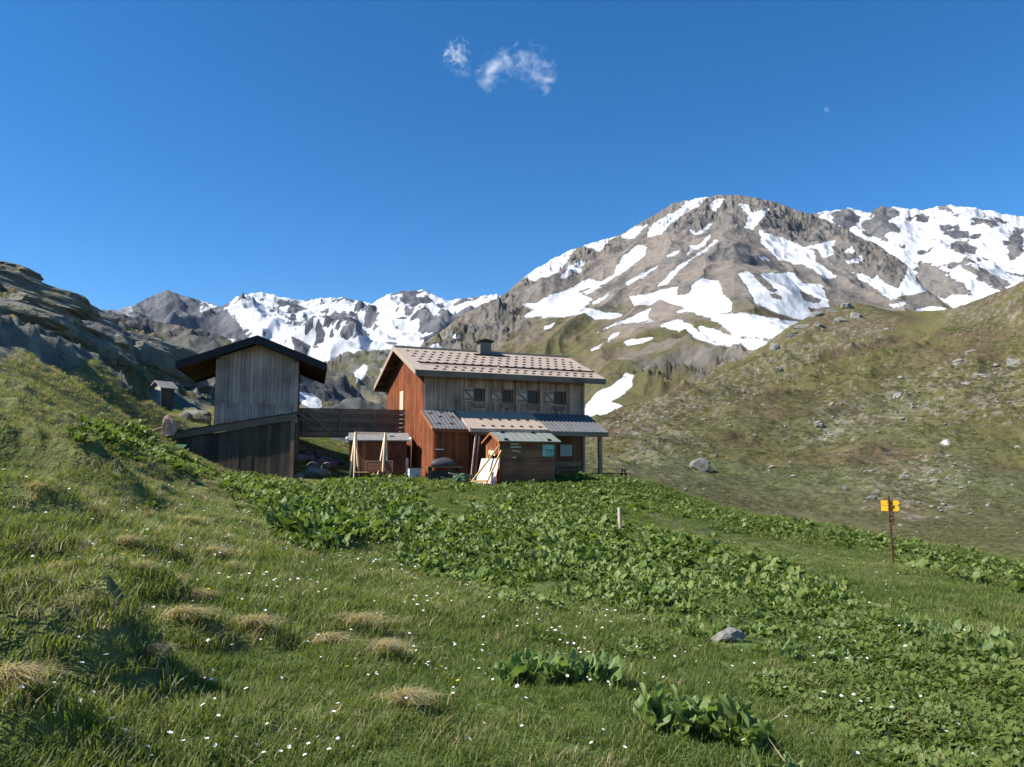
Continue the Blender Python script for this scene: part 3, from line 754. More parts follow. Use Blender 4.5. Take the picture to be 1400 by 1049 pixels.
for y0, y1 in ((-.78, 4.30), (9.38, 4.30)):
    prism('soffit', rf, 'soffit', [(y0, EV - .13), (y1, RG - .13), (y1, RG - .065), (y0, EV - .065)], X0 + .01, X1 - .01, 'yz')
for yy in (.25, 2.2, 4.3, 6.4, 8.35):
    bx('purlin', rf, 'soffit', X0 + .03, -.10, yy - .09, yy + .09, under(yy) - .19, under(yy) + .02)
dv = Vector((0, 5.1, RG - EV)); nvv = Vector((0, -(RG - EV), 5.1)).normalized()
gm_ = None
for row, t in enumerate((.06, .16, .34, .46, .58, .70, .82)):
    for k in range(21):
        xg = X0 + .65 + k * .56 + (.28 if row % 2 else 0)
        if xg > X1 - .3 or (xg < .4 and t < .3): continue
        o = bx('snow_guard', rf, 'dark', xg - .10, xg + .10, -.03, .03, -.02, .02)
        o.location = Vector((xg, -.8, EV)) + dv * t + nvv * .035; o.rotation_euler = (math.atan2(RG - EV, 5.1), 0, 0)
for xa, xb, t in ((X0 + .55, X0 + 5.4, .245), (X0 + 5.5, X1 - .15, .235)):
    p = Vector((xa, -.8, EV)) + dv * t + nvv * .10; q = Vector((xb, -.8, EV)) + dv * t + nvv * .10
    beam('snow_rail', rf, 'dark', p, q, .06, .09)
# chimney, flue
chm = bx('chimney', rf, 'concrete', Lof(683) + .1 , Lof(683) + .85, 3.55, 4.2, RG - .6, RG + .52)
def under_parent(o, par): o.parent = par; o.matrix_parent_inverse = par.matrix_basis.inverted(); return o
cx0 = Lof(683) + .1
under_parent(bx('cap', None, 'dark', cx0 - .16, cx0 + .91, 3.38, 4.37, RG + .56, RG + .64), chm)
for dx in (.05, .62): under_parent(bx('cap_leg', None, 'dark', cx0 + dx, cx0 + dx + .08, 3.6, 4.15, RG + .521, RG + .559), chm)
under_parent(prism('cap_lid', None, 'dark', [(cx0 - .1, RG + .641), (cx0 + .85, RG + .641), (cx0 + .37, RG + .76)], 3.45, 4.3), chm)
bx('flashing', rf, 'dark', cx0 - .5, cx0 + 1.5, 3.3, 3.54, RG - .36, RG - .28)
cyl('flue_pipe', rf, 'dark', (-.35, 5.6, 7.1), (-.35, 5.6, 8.35), .06)
# red lean-to annex
ax = 1.95; AF = 2.1
bx('wall', ch, 'red', .04, ax - .04, -AF + .04, .0, -.8, 2.5)
for k in range(10):
    y0 = -AF + k * AF / 10; y1 = y0 + AF / 10; zt = lambda y: 2.62 + (y + AF) / AF * 1.05
    prism('plank', ch, 'red', [(y0 + .005, -.6), (y1 - .005, -.6), (y1 - .005, zt(y1)), (y0 + .005, zt(y0))], -.05 - rnd.uniform(0, .01), .04, 'yz')
for k in range(10):
    w = ax / 10; bx('plank', ch, 'red', k * w + .005, (k + 1) * w - .005, -AF - .04 - rnd.uniform(0, .01), -AF + .03, -.6, 2.55)
ar = thing('annex_roof', None, None); ar.parent = ch
roof_slope(ar, -.16, 1.86, -AF - .25, 2.66, -.07, 3.80, 'steel', .68)
prism('bargeboard', ar, 'orange', [(-AF - .25, 2.52), (-.07, 3.66), (-.07, 3.84), (-AF - .25, 2.70)], -.21, -.165, 'yz')
bx('fascia', ar, 'red', -.16, 1.86, -AF - .30, -AF - .255, 2.46, 2.66)
for (u, t) in ((.35, .25), (1.05, .25), (.7, .62), (1.4, .62), (.25, .8), (.95, .88)):
    o = bx('snow_guard', ar, 'dark', -.10, .10, -.03, .03, -.02, .02); o.location = (u, -AF - .25 + 2.28 * t, 2.66 + 1.14 * t + .05); o.rotation_euler = (math.atan2(1.14, 2.28), 0, 0)
bx('grab_rail', ch, 'bolt', .05, .5, -AF - .13, -AF - .08, 1.52, 1.57)
# porch roof and porch
pr = thing('porch_roof', None, None); pr.parent = ch
PF = 2.6; xs = Lof(750, PF)
roof_slope(pr, 1.90, xs, -PF, 2.70, -.08, 3.86, 'tan', .75, rib=.008)
roof_slope(pr, xs, 10.5, -PF - .03, 2.62, -.08, 3.80, 'steel', .75)
bx('fascia', pr, 'hutgrey', 1.90, xs, -PF - .07, -PF - .035, 2.50, 2.70)
bx('fascia', pr, 'trim', xs + .01, 10.52, -PF - .08, -PF - .04, 2.36, 2.62)
prism('bargeboard', pr, 'hutgrey', [(-PF, 2.50), (-.08, 3.66), (-.08, 3.88), (-PF, 2.74)], 1.855, 1.895, 'yz')
prism('bargeboard', pr, 'trim', [(-PF, 2.40), (-.08, 3.56), (-.08, 3.82), (-PF, 2.66)], 10.505, 10.54, 'yz')
for row, t in enumerate((.12, .48)):
    for k in range(8):
        xg = 2.75 + k * .58 + .2 * row
        if xg > xs - .2: continue
        o = bx('snow_guard', pr, 'dark', -.10, .10, -.03, .03, -.02, .02); o.location = (xg, -PF + 2.52 * t, 2.70 + 1.16 * t + .05); o.rotation_euler = (math.atan2(1.16, 2.52), 0, 0)
bx('porch_beam', ch, 'bridge', 1.98, 10.4, -2.42, -2.28, 2.36, 2.53)
for xp in (10.0, 5.9):
    bx('porch_post', ch, 'grey', xp, xp + .2, -2.45, -2.25, -1.0, 2.355)
bx('porch_floor', ch, 'bridge', 2.0, 10.3, -2.5, -.01, -.6, -.05)
k = 0
while 2.0 + k * .26 < LL - .2:
    bx('plank', ch, 'brown', 2.0 + k * .26 + .006, min(2.0 + (k + 1) * .26, LL) - .006, -.035 - rnd.uniform(0, .01), .05, -.045, 3.3); k += 1
pz = Zof(616, 772, 0)
bx('notice_board', ch, 'pgrey', Lof(765), Lof(781), -.075, -.05, pz - .35, pz + .35)
bx('window', ch, 'glass', Lof(745), Lof(760), -.07, -.05, pz - .4, pz + .4)
for j, (u, zt) in enumerate(((2.1, 2.3), (2.3, 2.25))):
    beam('leaning_plank', ch, 'hutgrey', (u - .25, -2.75, -.45), (u + .12, -2.56, zt + .05), .04, .12)

# bench on the porch
bn = thing('porch_bench', 'dark wooden bench in the shade beneath the porch roof', 'bench', CH0, CH_ROT)
for (z, y) in ((.42, -1.9), (.42, -1.7)): bx('seat', bn, 'bridge', 7.4, 9.3, y, y + .17, z, z + .05)
bx('backrest', bn, 'bridge', 7.4, 9.3, -1.50, -1.46, .62, .90)
for u in (7.5, 9.1):
    bx('leg', bn, 'bridge', u, u + .09, -1.9, -1.81, -.05, .42); bx('leg', bn, 'bridge', u, u + .09, -1.52, -1.43, -.05, .62)

# ------------------------------------------------------------------ kiosk with the sage green roof
KL, KF = Lof(684, 4.95), 4.95
kb = CH0 + Vector((ca_ * KL + sa2_ * KF, sa2_ * KL - ca_ * KF, 0)); kb.z = gz(kb.x + 1.4, kb.y + .8) - .08
kz = kb.z
ks = thing('garden_kiosk', 'low brown plank kiosk with sage green roof in front of the chalet', 'kiosk', kb, CH_ROT)
KW, KD = 3.15, 2.0
KH = at(720, 601, kb.y + .5).z - kz
for j in range(10):
    h = (KH - .02) / 10
    bx('plank', ks, 'brown', 0.05, KW, 0 - rnd.uniform(0, .012), .05, j * h + .006, (j + 1) * h - .004)
bx('wall', ks, 'brown', .03, KW - .03, .052, KD, 0, KH - .03)
for j in range(9):
    w = KD / 9
    y0, y1 = j * w + .004, (j + 1) * w - .004
    zt = lambda y: KH - .05 + (1 - abs(y - KD / 2) / (KD / 2)) * .4
    prism('plank', ks, 'orange' if j in (0, 8) else 'red', [(y0, 0), (y1, 0), (y1, zt(y1)), (y0, zt(y0))], -.03 - rnd.uniform(0, .01), .028, 'yz')
kr = thing('roof', None, None); kr.parent = ks
roof_slope(kr, -.16, KW + .25, -.30, KH - .10, KD / 2, KH + .40, 'green', 1.2, rib=.015)
roof_slope(kr, -.16, KW + .25, KD + .30, KH - .10, KD / 2, KH + .40, 'green', 1.2, rib=.015)
for y0 in (-.30, KD + .30):
    prism('bargeboard', kr, 'orange', [(y0, KH - .22), (KD / 2, KH + .28), (KD / 2, KH + .39), (y0, KH - .11)], -.205, -.165, 'yz')
for (u, t) in ((.5, .95), (2.3, .95), (.25, .08), (2.75, .1)):
    o = bx('hold_down_stone', kr, 'dark', -.1, .1, -.06, .06, -.05, .05); o.location = (u, -.30 + 1.3 * t, KH - .10 + .5 * t + .05)
# finger plates and poster
for j, (pa, pb, py) in enumerate(((698, 709.5, 607.5), (698, 712, 611.5), (700, 711.5, 617), (700, 706, 625.5))):
    u0 = Lof(pa, KF + .03) - KL; u1 = Lof(pb, KF + .03) - KL; zc = at(705, py, kb.y + .5).z - kz
    o = beam('arrow_plate', ks, 'cream', (u0, -.03, zc + (.03 if j == 2 else 0)), (u1, -.03, zc - (.04 if j == 2 else 0)), .02, .075)
u0, u1 = KW - .74, KW - .03; z0, z1 = at(754, 624.5, kb.y + 1.2).z - kz, at(754, 608, kb.y + 1.2).z - kz
ps = bx('poster', ks, 'teal', u0, u1, -.035, -.014, z0, z1)
up = lambda o: under_parent(o, ps)
up(bx('white_band', None, 'white', u0 + .02, u1 - .02, -.039, -.036, z0 + (z1 - z0) * .62, z0 + (z1 - z0) * .68))
up(bx('upper_print', None, 'pgrey', u0 + .02, u1 - .02, -.039, -.036, z0 + (z1 - z0) * .74, z0 + (z1 - z0) * .97))
up(prism('pale_sweep', None, 'pgrey', [(u0 + .02, z0 + .03), (u0 + .26, z0 + .03), (u0 + .20, z0 + .18), (u0 + .24, z0 + .33), (u0 + .02, z0 + .33)], -.039, -.036))
def ring_(name, cx_, cz_, ra, rb, mat):
    V = []; F = []
    n = 20
    for yv in (-.044, -.040):
        for r_ in (ra, rb):
            V += [(cx_ + r_ * math.cos(2 * math.pi * i / n), yv, cz_ + r_ * math.sin(2 * math.pi * i / n)) for i in range(n)]
    for i in range(n):
        j2 = (i + 1) % n
        F += [(i, j2, n + j2, n + i), (2 * n + i, 3 * n + i, 3 * n + j2, 2 * n + j2), (n + i, n + j2, 3 * n + j2, 3 * n + i), (i, 2 * n + i, 2 * n + j2, j2)]
    return up(meshobj(name, None, mat, V, F))
ring_('round_emblem', u0 + .37, z0 + .17, .055, .11, 'pgrey')
up(prism('emblem_stroke', None, 'pgrey', [(u0 + .52, z0 + .05), (u0 + .60, z0 + .05), (u0 + .66, z0 + .30), (u0 + .58, z0 + .30)], -.039, -.036))

# things leaning on the kiosk's left end
def kloc(u, v, h): return Vector((u, v, h))
fr = thing('leaning_timber_frame', 'yellow timber frame leaning against the left end of the kiosk', 'timber frame', kb, CH_ROT)
beam('pole', fr, 'yellow', (-1.75, -.25, .02), (-.12, -.05, 1.93), .07, .08)
beam('pole', fr, 'yellow', (-1.10, -.78, .02), (-.12, -.42, 1.72), .07, .08)
beam('pole', fr, 'yellow', (-.95, .9, .02), (-.09, .95, 1.90), .05, .07)
beam('pole', fr, 'yellow', (-.75, .6, .02), (-.09, .68, 1.85), .05, .07)
beam('head_board', fr, 'fresh', (-.24, .10, 1.58), (-.22, 1.1, 1.66), .03, .24)
beam('cross_bar', fr, 'yellow', (-1.62, -.27, .17), (-1.02, -.78, .17), .06, .10)
wp = thing('propped_sheet', 'white panel propped on edge against the kiosk beside the yellow poles', 'panel', kb, CH_ROT)
meshobj('sheet', wp, 'white', [(-1.25, .30, 0), (-.62, -.62, 0), (-.22, -.42, 1.32), (-.85, .50, 1.32), (-1.22, .32, 0), (-.59, -.60, 0), (-.19, -.40, 1.32), (-.82, .52, 1.32)], [(0, 1, 2, 3), (7, 6, 5, 4), (0, 4, 5, 1), (1, 5, 6, 2), (2, 6, 7, 3), (3, 7, 4, 0)])
beam('edge_strip', wp, 'pink', (-.61, -.66, .0), (-.21, -.455, 1.32), .04, .05)
wp2 = thing('propped_sheet', 'narrow pale pink panel standing in front of the white panel', 'panel', kb, CH_ROT)
meshobj('sheet', wp2, 'pink', [(-1.12, -.42, 0), (-.78, -.80, 0), (-.60, -.72, .62), (-.94, -.34, .62), (-1.10, -.40, 0), (-.76, -.78, 0), (-.58, -.70, .62), (-.92, -.32, .62)], [(0, 1, 2, 3), (7, 6, 5, 4), (0, 4, 5, 1), (1, 5, 6, 2), (2, 6, 7, 3), (3, 7, 4, 0)])
beam('foot', wp2, 'fresh', (-1.1, -.47, .02), (-.80, -.82, .02), .05, .05)

# wheelbarrow, net bundle, rake, covered grill
def place(px, y, dz=0.0):
    p = at(px, 640, y); return Vector((p.x, y, gz(p.x, y) + dz))
wb = thing('wheelbarrow', 'pale wheelbarrow with one dark wheel on the grass before the annex', 'wheelbarrow', place(641, 40.6), R(8))
meshobj('tray', wb, 'tin', [(-.5, -.22, .24), (.12, -.18, .20), (.12, .18, .20), (-.5, .22, .24), (-.62, -.33, .48), (.3, -.28, .42), (.3, .28, .42), (-.62, .33, .48)], [(0, 1, 2, 3), (0, 4, 5, 1), (1, 5, 6, 2), (2, 6, 7, 3), (3, 7, 4, 0)])
wh = cyl('wheel', wb, 'rubber', (.42, -.06, .21), (.42, .06, .21), .21, n=20); under_parent(cyl('rim', None, 'tin', (.42, -.07, .21), (.42, .07, .21), .12, n=16), wh)
for s in (-1, 1):
    beam('handle', wb, 'fresh', (.42, s * .1, .21), (-1.05, s * .28, .52), .04, .05); beam('leg', wb, 'dark', (-.45, s * .2, .36), (-.5, s * .24, 0), .03, .03)

def lump(name, parent, mat, sx, sy, sz, seed, sub=3, rough=.25, cut=True, sharp=0):
    bm = bmesh.new(); bmesh.ops.create_icosphere(bm, subdivisions=sub, radius=1.0)
    rs = random.Random(seed)
    pl = [(Vector((rs.gauss(0, 1), rs.gauss(0, 1), rs.gauss(0, .8))).normalized(), rs.uniform(.55, .92)) for _ in range(sharp)]
    ph = [rs.uniform(0, 9) for _ in range(6)]
    for v in bm.verts:
        c_ = v.co.copy()
        for n_, d_ in pl:
            k_ = c_.dot(n_) - d_
            if k_ > 0: c_ -= n_ * k_
        k_ = 1 + rough * (.5 * math.sin(3 * c_.x + ph[0]) * math.sin(2.7 * c_.y + ph[1]) + .35 * math.sin(6 * c_.z + 4 * c_.x + ph[2]) * math.sin(5 * c_.y + ph[3]) + .2 * math.sin(11 * c_.x + ph[4]) * math.sin(12 * c_.y + 9 * c_.z + ph[5]))
        c_ *= k_
        if cut and c_.z < -.35: c_.z = -.35
        v.co = Vector((c_.x * sx, c_.y * sy, c_.z * sz))
    me = bpy.data.meshes.new(name); bm.to_mesh(me); bm.free()
    if not sharp: me.polygons.foreach_set('use_smooth', [True] * len(me.polygons))
    me.materials.append(M[mat] if isinstance(mat, str) else mat)
    return link(name, me, parent)
nb = lump('net_bundle', None, 'net', .50, .36, .36, 5, sub=4, rough=.6, sharp=4); nb.location = place(628, 40.3, .10)
tag(nb, 'crumpled green net bundle lying to the left of the wheelbarrow', 'net')
rk = thing('hay_rake', 'pale rake head with thin tines lying by the green net bundle', 'rake', place(615, 40.3), R(10))
beam('rake_bar', rk, 'tin', (-.30, -.1, .14), (.30, .15, .16), .03, .03)
for j in range(7):
    u = -.3 + j * .1; beam('tine', rk, 'bolt', (u, -.1 + j * .04, .14), (u - .18, -.22 + j * .04, .34 - .02 * j), .014, .014)
    if j % 2: beam('tine', rk, 'bolt', (u, -.1 + j * .04, .14), (u + .10, -.3 + j * .04, .0), .014, .014)
beam('shaft', rk, 'hutgrey', (0, .03, .15), (.75, .35, .05), .03, .03)
gp = place(607, 41.4); gt = thing('covered_grill', 'dark tarp-covered grill on a plank table against the red annex', 'grill', gp, R(18))
bx('table_top', gt, 'bridge', -.95, .95, -.35, .35, .72, .78)
for sx_ in (-.75, .75):
    for sy_ in (-.25, .25): bx('leg', gt, 'dark', sx_ - .05, sx_ + .05, sy_ - .05, sy_ + .05, -.2, .72)
bx('lower_shelf', gt, 'dark', -.7, .7, -.28, .28, .15, .55)
o = lump('tarp_cover', gt, 'tarp', .68, .36, .34, 9, rough=.12); o.location = (-.05, 0, .895)

# ------------------------------------------------------------------ hut on the left, shed below it, footbridge
HR = R(14.5); HP = at(293, 577, 44.4); HW, HD = 4.55, 6.0
hz = 0.6; hut = thing('raised_wooden_hut', 'silver grey board hut with black gable roof at the left end of the footbridge', 'hut', (HP.x, HP.y, hz), HR)
AP = at(348, 459, 44).z - hz; hs = .385
def hunder(x): return AP - .36 - abs(x - HW / 2) * hs
bx('wall', hut, 'soffit', .04, HW - .04, .05, HD, -1.5, hunder(0) - .02)
prism('wall', hut, 'soffit', [(.04, hunder(0) - .03), (HW - .04, hunder(0) - .03), (HW / 2, hunder(HW / 2) - .03)], .05, HD)
x = .0; i = 0
while x < HW - .02:
    w = rnd.uniform(.15, .24); x1 = min(x + w, HW); d = rnd.uniform(0, .02)
    zl = 3.05 + rnd.uniform(-.03, .03)
    bx('plank', hut, 'hutgrey', x + .006, x1 - .006, -.03 - d, .048, .0, zl + .03)
    x = x1
x = .0
while x < HW - .02:
    w = rnd.uniform(.20, .28); x1 = min(x + w, HW); d = rnd.uniform(0, .02)
    prism('plank', hut, 'hutgrey', [(x + .006, 3.03), (x1 - .006, 3.03), (x1 - .006, hunder(x1) - .01), (x + .006, hunder(x) - .01)], -.05 - d, -.0505 + .1)
    x = x1
for xa in (-.02, HW - .2):
    bx('corner_board', hut, 'hutgrey', xa, xa + .24, -.11, -.075, 0, hunder(0) - .05)
y = 0
while y < HD:
    bx('plank', hut, 'red', HW - .03, HW + .035 + rnd.uniform(0, .012), y + .005, y + .24, .8, hunder(HW) - .02); y += .25
hr = thing('roof', None, None); hr.parent = hut
xl, xr = HW / 2 - 4.3, HW / 2 + 3.9
def hslope(xe):
    ze = AP - abs(xe - HW / 2) * hs
    prism('roof_sheet', hr, 'blackroof', [(xe, ze - .07), (HW / 2, AP - .07), (HW / 2, AP), (xe, ze)], -1.0, HD + .6)
    prism('soffit', hr, 'soffit', [(xe + (.02 if xe < HW / 2 else -.02), ze - .14), (HW / 2, AP - .15), (HW / 2, AP - .075), (xe + (.02 if xe < HW / 2 else -.02), ze - .078)], -.96, HD + .55)
    prism('bargeboard', hr, 'blackroof', [(xe, ze - .44), (HW / 2, AP - .44), (HW / 2, AP + .02), (xe, ze + .02)], -1.06, -1.003)
    prism('bargeboard', hr, 'blackroof', [(xe, ze - .44), (HW / 2, AP - .44), (HW / 2, AP + .02), (xe, ze + .02)], HD + .603, HD + .65)
    xf = xe - .03 if xe < HW / 2 else xe + .002
    bx('fascia', hr, 'blackroof', xf, xf + .028, -1.0, HD + .6, ze - .34, ze + .01)
    for k in range(8):
        yy = -.7 + k * .95
        prism('rafter', hr, 'soffit', [(xe + (.05 if xe < HW / 2 else -.05), ze - .27), (HW / 2 + (-2.3 if xe < HW / 2 else 2.3), AP - .27 - 2.3 * hs), (HW / 2 + (-2.3 if xe < HW / 2 else 2.3), AP - .16 - 2.3 * hs), (xe + (.05 if xe < HW / 2 else -.05), ze - .16)], yy, yy + .1)
hslope(xl); hslope(xr)
bx('ridge_beam', hr, 'bridge', HW / 2 - .1, HW / 2 + .1, -.9, -.08, AP - .46, AP - .24)
for xb in (.1, HW - .1): bx('wall_plate', hr, 'soffit', xb - .09, xb + .09, -.9, -.12, hunder(xb) - .12, hunder(xb) + .06)

SA = at(228, 602, 40.6); SB = at(406, 574, 41.6)
sr = math.atan2(SB.y - SA.y, SB.x - SA.x); SWL = math.hypot(SB.x - SA.x, SB.y - SA.y)
s0 = Vector((SA.x, SA.y, -.8)); sh = thing('dug_in_shed', 'blackened plank shed with slanting roof dug into the bank below the hut', 'shed', s0, sr)
zA, zB = SA.z + .8, SB.z + .8                       # underside of the front board at its two ends
zl = lambda u: zA + (zB - zA) * u / SWL
u = .9
while u < SWL - .35:
    w = rnd.uniform(.28, .42); u1 = min(u + w, SWL - .3)
    prism('plank', sh, 'black', [(u + .006, -.6), (u1 - .006, -.6), (u1 - .006, zl(u1) - .03), (u + .006, zl(u) - .03)], .12 - rnd.uniform(0, .025), .2)
    u = u1
prism('wall', sh, 'black', [(.4, -.8), (SWL - .35, -.8), (SWL - .35, zl(SWL) - .05), (.4, zl(.4) - .02)], .202, 2.9)
bx('corner_post', sh, 'bridge', SWL - .32, SWL - .12, .05, .25, -.8, zl(SWL) - .06)
prism('front_board', sh, 'trim', [(0, zl(0)), (SWL, zl(SWL)), (SWL, zl(SWL) + .36), (0, zl(0) + .36)], -.06, 0)
for k in range(9):
    ua, ub = k * SWL / 9, (k + 1) * SWL / 9
    prism('roof_tile', sh, 'blackroof', [(ua, zl(ua) + .36), (ub, zl(ub) + .36 + .02), (ub, zl(ub) + .44), (ua, zl(ua) + .40)], -.1, 2.7)
prism('end_slope', sh, 'blackroof', [(SWL + .01, zl(SWL) + .30), (SWL + .62, zl(SWL) - .12), (SWL + .62, zl(SWL) - .02), (SWL + .01, zl(SWL) + .42)], -.1, 2.7)
beam('edge_pole', sh, 'bridge', (-.9, .5, zl(0) - .1), (.4, -.02, zl(0) + .46), .10, .10)

# footbridge
BA = at(404, 560, 45.9); BB = at(553, 560, 47.6)
brt = math.atan2(BB.y - BA.y, BB.x - BA.x); BL = math.hypot(BB.x - BA.x, BB.y - BA.y) + .25
bz0 = 2.1; br = thing('footbridge', 'old brown timber footbridge with boarded parapet joining hut and chalet', 'footbridge', (BA.x, BA.y, bz0), brt)
ptop = at(480, 559, 46.7).z - bz0
for side in (0, 1.5):
    hh = (ptop - .06) / 5
    for j in range(5):
        bx('parapet_board', br, 'bridge', 0, BL, side + rnd.uniform(0, .012), side + .04, j * hh + .012, (j + 1) * hh - .006)
    bx('hand_rail', br, 'trim', -.02, BL, side - .06, side + .1, ptop - .055, ptop)
    for px_ in (418, 465, 510):
        u = (at(px_, 560, 46.5).x - BA.x) / math.cos(brt)
        bx('parapet_post', br, 'trim', u - .05, u + .05, side - .09, side - .004, -.3, ptop - .06)
for j in range(int(BL / .25)):
    bx('deck_board', br, 'bridge', j * .25 + .005, j * .25 + .24, .05, 1.49, -.07, -.02)
for yy in (.02, 1.38): bx('bearer', br, 'bridge', -.1, BL, yy, yy + .16, -.34, -.071)
beam('brace', br, 'trim', (.55, -.12, ptop - .1), (2.25, -.12, -.28), .05, .11)
for zz in (.25, .72, 1.1): bx('bolt', br, 'bolt', BL - .30, BL - .20, -.03, -.004, zz, zz + .1)
bx('trestle_leg', br, 'bridge', .1, .28, .1, .28, -2.6, -.345)

# small red shed under the bridge
RP = at(478, 644, 43.6); rr_ = R(10); RWd = 3.15; RDp = 1.6
rz = gz(RP.x + 1.4, RP.y + .5) - .1
rs = thing('low_red_shed', 'low reddish brown shed with grey tin roof below the footbridge', 'shed', (RP.x, RP.y, rz), rr_)
RH = at(510, 601, 44).z - rz
k = 0
while k * .22 < RWd:
    bx('plank', rs, 'red' if k % 3 else 'brown', k * .22 + .004, min((k + 1) * .22, RWd) - .004, -.03 - rnd.uniform(0, .01), .03, 0, RH - .05); k += 1
bx('wall', rs, 'red', .02, RWd - .02, .032, RDp, 0, RH - .06)
for k in range(7): bx('plank', rs, 'red', -.05 - rnd.uniform(0, .01), .018, k * .22, k * .22 + .215, 0, RH - .05)
prism('roof_sheet', rs, 'tin', [(-.25, RH - .10), (RDp + .2, RH + .40), (RDp + .2, RH + .45), (-.25, RH - .04)], -.15, RWd + .15, 'yz')
for xe in (-.26, RWd + .155): prism('bargeboard', rs, 'white', [(-.28, RH - .16), (.45, RH + .03), (.45, RH + .16), (-.28, RH + .02)], xe, xe + .10, 'yz')
bx('roof_stone', rs, 'concrete', 2.2, 2.45, .6, .8, RH + .17, RH + .24)

# trestle frame with two sets of splayed legs
tp = at(506, 644, 42.6); tz = gz(tp.x, tp.y) - .05
tr = thing('swing_frame', 'pale timber swing frame with splayed legs before the low red shed', 'swing frame', (tp.x, tp.y, tz), 0)
def tloc(px, py, dy=0.0):
    q = at(px, py, 42.6 + dy); return Vector((q.x - tp.x, q.y - tp.y, q.z - tz))
ta, tb = tloc(486, 592), tloc(527, 593)
beam('top_beam', tr, 'hutgrey', ta - Vector((.05, 0, 0)), tb + Vector((.05, 0, 0)), .10, .13)
for top, foots in ((ta, ((477.5, 0.0), (484.5, -.5), (491, .6))), (tb, ((516, 0.0), (523, -.5), (530, .6)))):
    for fx, dy in foots:
        q = tloc(fx, 645, dy); q.z = 0.0; beam('leg', tr, 'fresh', q, top + Vector((0, dy * .1, .03)), .085, .085, roll=.75)
# bench and table
bp = at(518, 645, 42.0); bnz = gz(bp.x, bp.y)
bb = thing('garden_bench', 'dark brown garden bench with framed back under the swing frame', 'bench', (bp.x, bp.y, bnz - .03), R(6))
bx('backrest', bb, 'brown', -.66, .66, .28, .33, .50, .98)
for (a, b, c_, d) in ((-.74, .74, .98, 1.05), (-.74, -.67, .0, .98), (.67, .74, .0, .98)): bx('back_frame', bb, 'bridge', a, b, .27, .34, c_, d)
for yy in (-.16, .0, .14): bx('seat', bb, 'soffit', -.74, .74, yy, yy + .13, .42, .46)
for xx in (-.7, .62): bx('leg', bb, 'bridge', xx, xx + .08, -.15, -.07, 0, .42)
cp = at(494, 645, 41.7); tb_ = thing('low_plank_table', 'small tan plank table at the foot of the swing frame', 'table', (cp.x, cp.y, gz(cp.x, cp.y) - .02), R(6))
for j in range(4): bx('table_top', tb_, 'yellow', -.42, .42, -.3 + j * .15, -.16 + j * .15, .44, .48)
for xx in (-.36, .30):
    for yy in (-.26, .2): bx('leg', tb_, 'soffit', xx, xx + .06, yy, yy + .06, 0, .44)
wpst = thing('white_post', 'short white post standing between the low red shed and the chalet', 'post', place(556.5, 43.0, -.1), 0)
bx('shaft', wpst, 'white', -.065, .065, -.065, .065, 0, 1.15); prism('cap', wpst, 'white', [(-.08, 1.151), (.08, 1.151), (0, 1.22)], -.08, .08)
cr = thing('white_crate', 'white slatted crate with dark lid at the corner of the chalet', 'crate', place(566.5, 42.6, -.05), R(20))
for j in range(5):
    bx('slat', cr, 'white', -.32, .32, -.27, -.245, .02 + j * .125, .125 + j * .125); bx('slat', cr, 'white', -.32, -.295, -.243, .25, .02 + j * .125, .125 + j * .125)
bx('liner', cr, 'pgrey', -.29, .31, -.24, .26, 0, .63); bx('lid', cr, 'dark', -.38, .40, -.32, .32, .645, .70)

# picnic table right of the chalet
pp = at(836, 640, 50.0); pz_ = at(836, 641, 50.0).z
pt = thing('picnic_table', 'dark picnic table standing just beyond the right end of the porch', 'picnic table', (pp.x, pp.y, pz_ - .75), R(8))
for j in range(5): bx('table_top', pt, 'black', -1.05, 1.05, -.38 + j * .15, -.24 + j * .15, .71, .75)
for yy in (-.8, .62): bx('seat', pt, 'black', -1.05, 1.05, yy, yy + .24, .42, .46)
for xx in (-.8, .8):
    for s in (-1, 1): beam('leg', pt, 'black', (xx, s * .75, 0), (xx, s * .2, .71), .06, .10)
    bx('cross_bar', pt, 'black', xx - .03, xx + .03, -.75, .8, .37, .419)

# outhouse on the slope
op = at(222, 561, 56.5); ohz = gz(op.x, op.y)
oh = thing('outhouse', 'small grey board outhouse with pale tilted roof on the left slope', 'outhouse', (op.x, op.y, min(ohz, op.z + .15) - .1), R(-32)); oh.scale = (.88, .88, .88)
M['ashgrey'] = wood('bleached_ash_boards', (.30, .265, .235), (.45, .405, .365), var=.25)
for j in range(5): bx('plank', oh, 'ashgrey', -.6 + j * .24 + .006, -.36 + j * .24 - .006, -.62 - rnd.uniform(0, .02), -.56, 0, 1.85)
bx('wall', oh, 'black', -.57, .57, -.555, .6, 0, 1.84)
prism('gable', oh, 'ashgrey', [(-.6, 1.851), (.6, 1.851), (0, 2.28)], -.60, -.56)
for j in range(5): bx('plank', oh, 'black', .572, .61, -.54 + j * .23, -.32 + j * .23, 0, 1.85)  # right side: its shade is put into the dark board colour
prism('roof_sheet', oh, 'ashgrey', [(0, 2.30), (.85, 1.68), (.85, 1.75), (0, 2.38)], -.82, .85)
prism('roof_sheet', oh, 'ashgrey', [(-.003, 2.30), (-.85, 1.68), (-.85, 1.75), (-.003, 2.38)], -.82, .85)
dr2 = bx('door', oh, 'ashgrey', -.05, .52, -.70, -.665, .05, 1.6)
beam('buttress', oh, 'grey', (-1.15, -.6, .1), (-.6, -.62, 1.7), .06, .12)

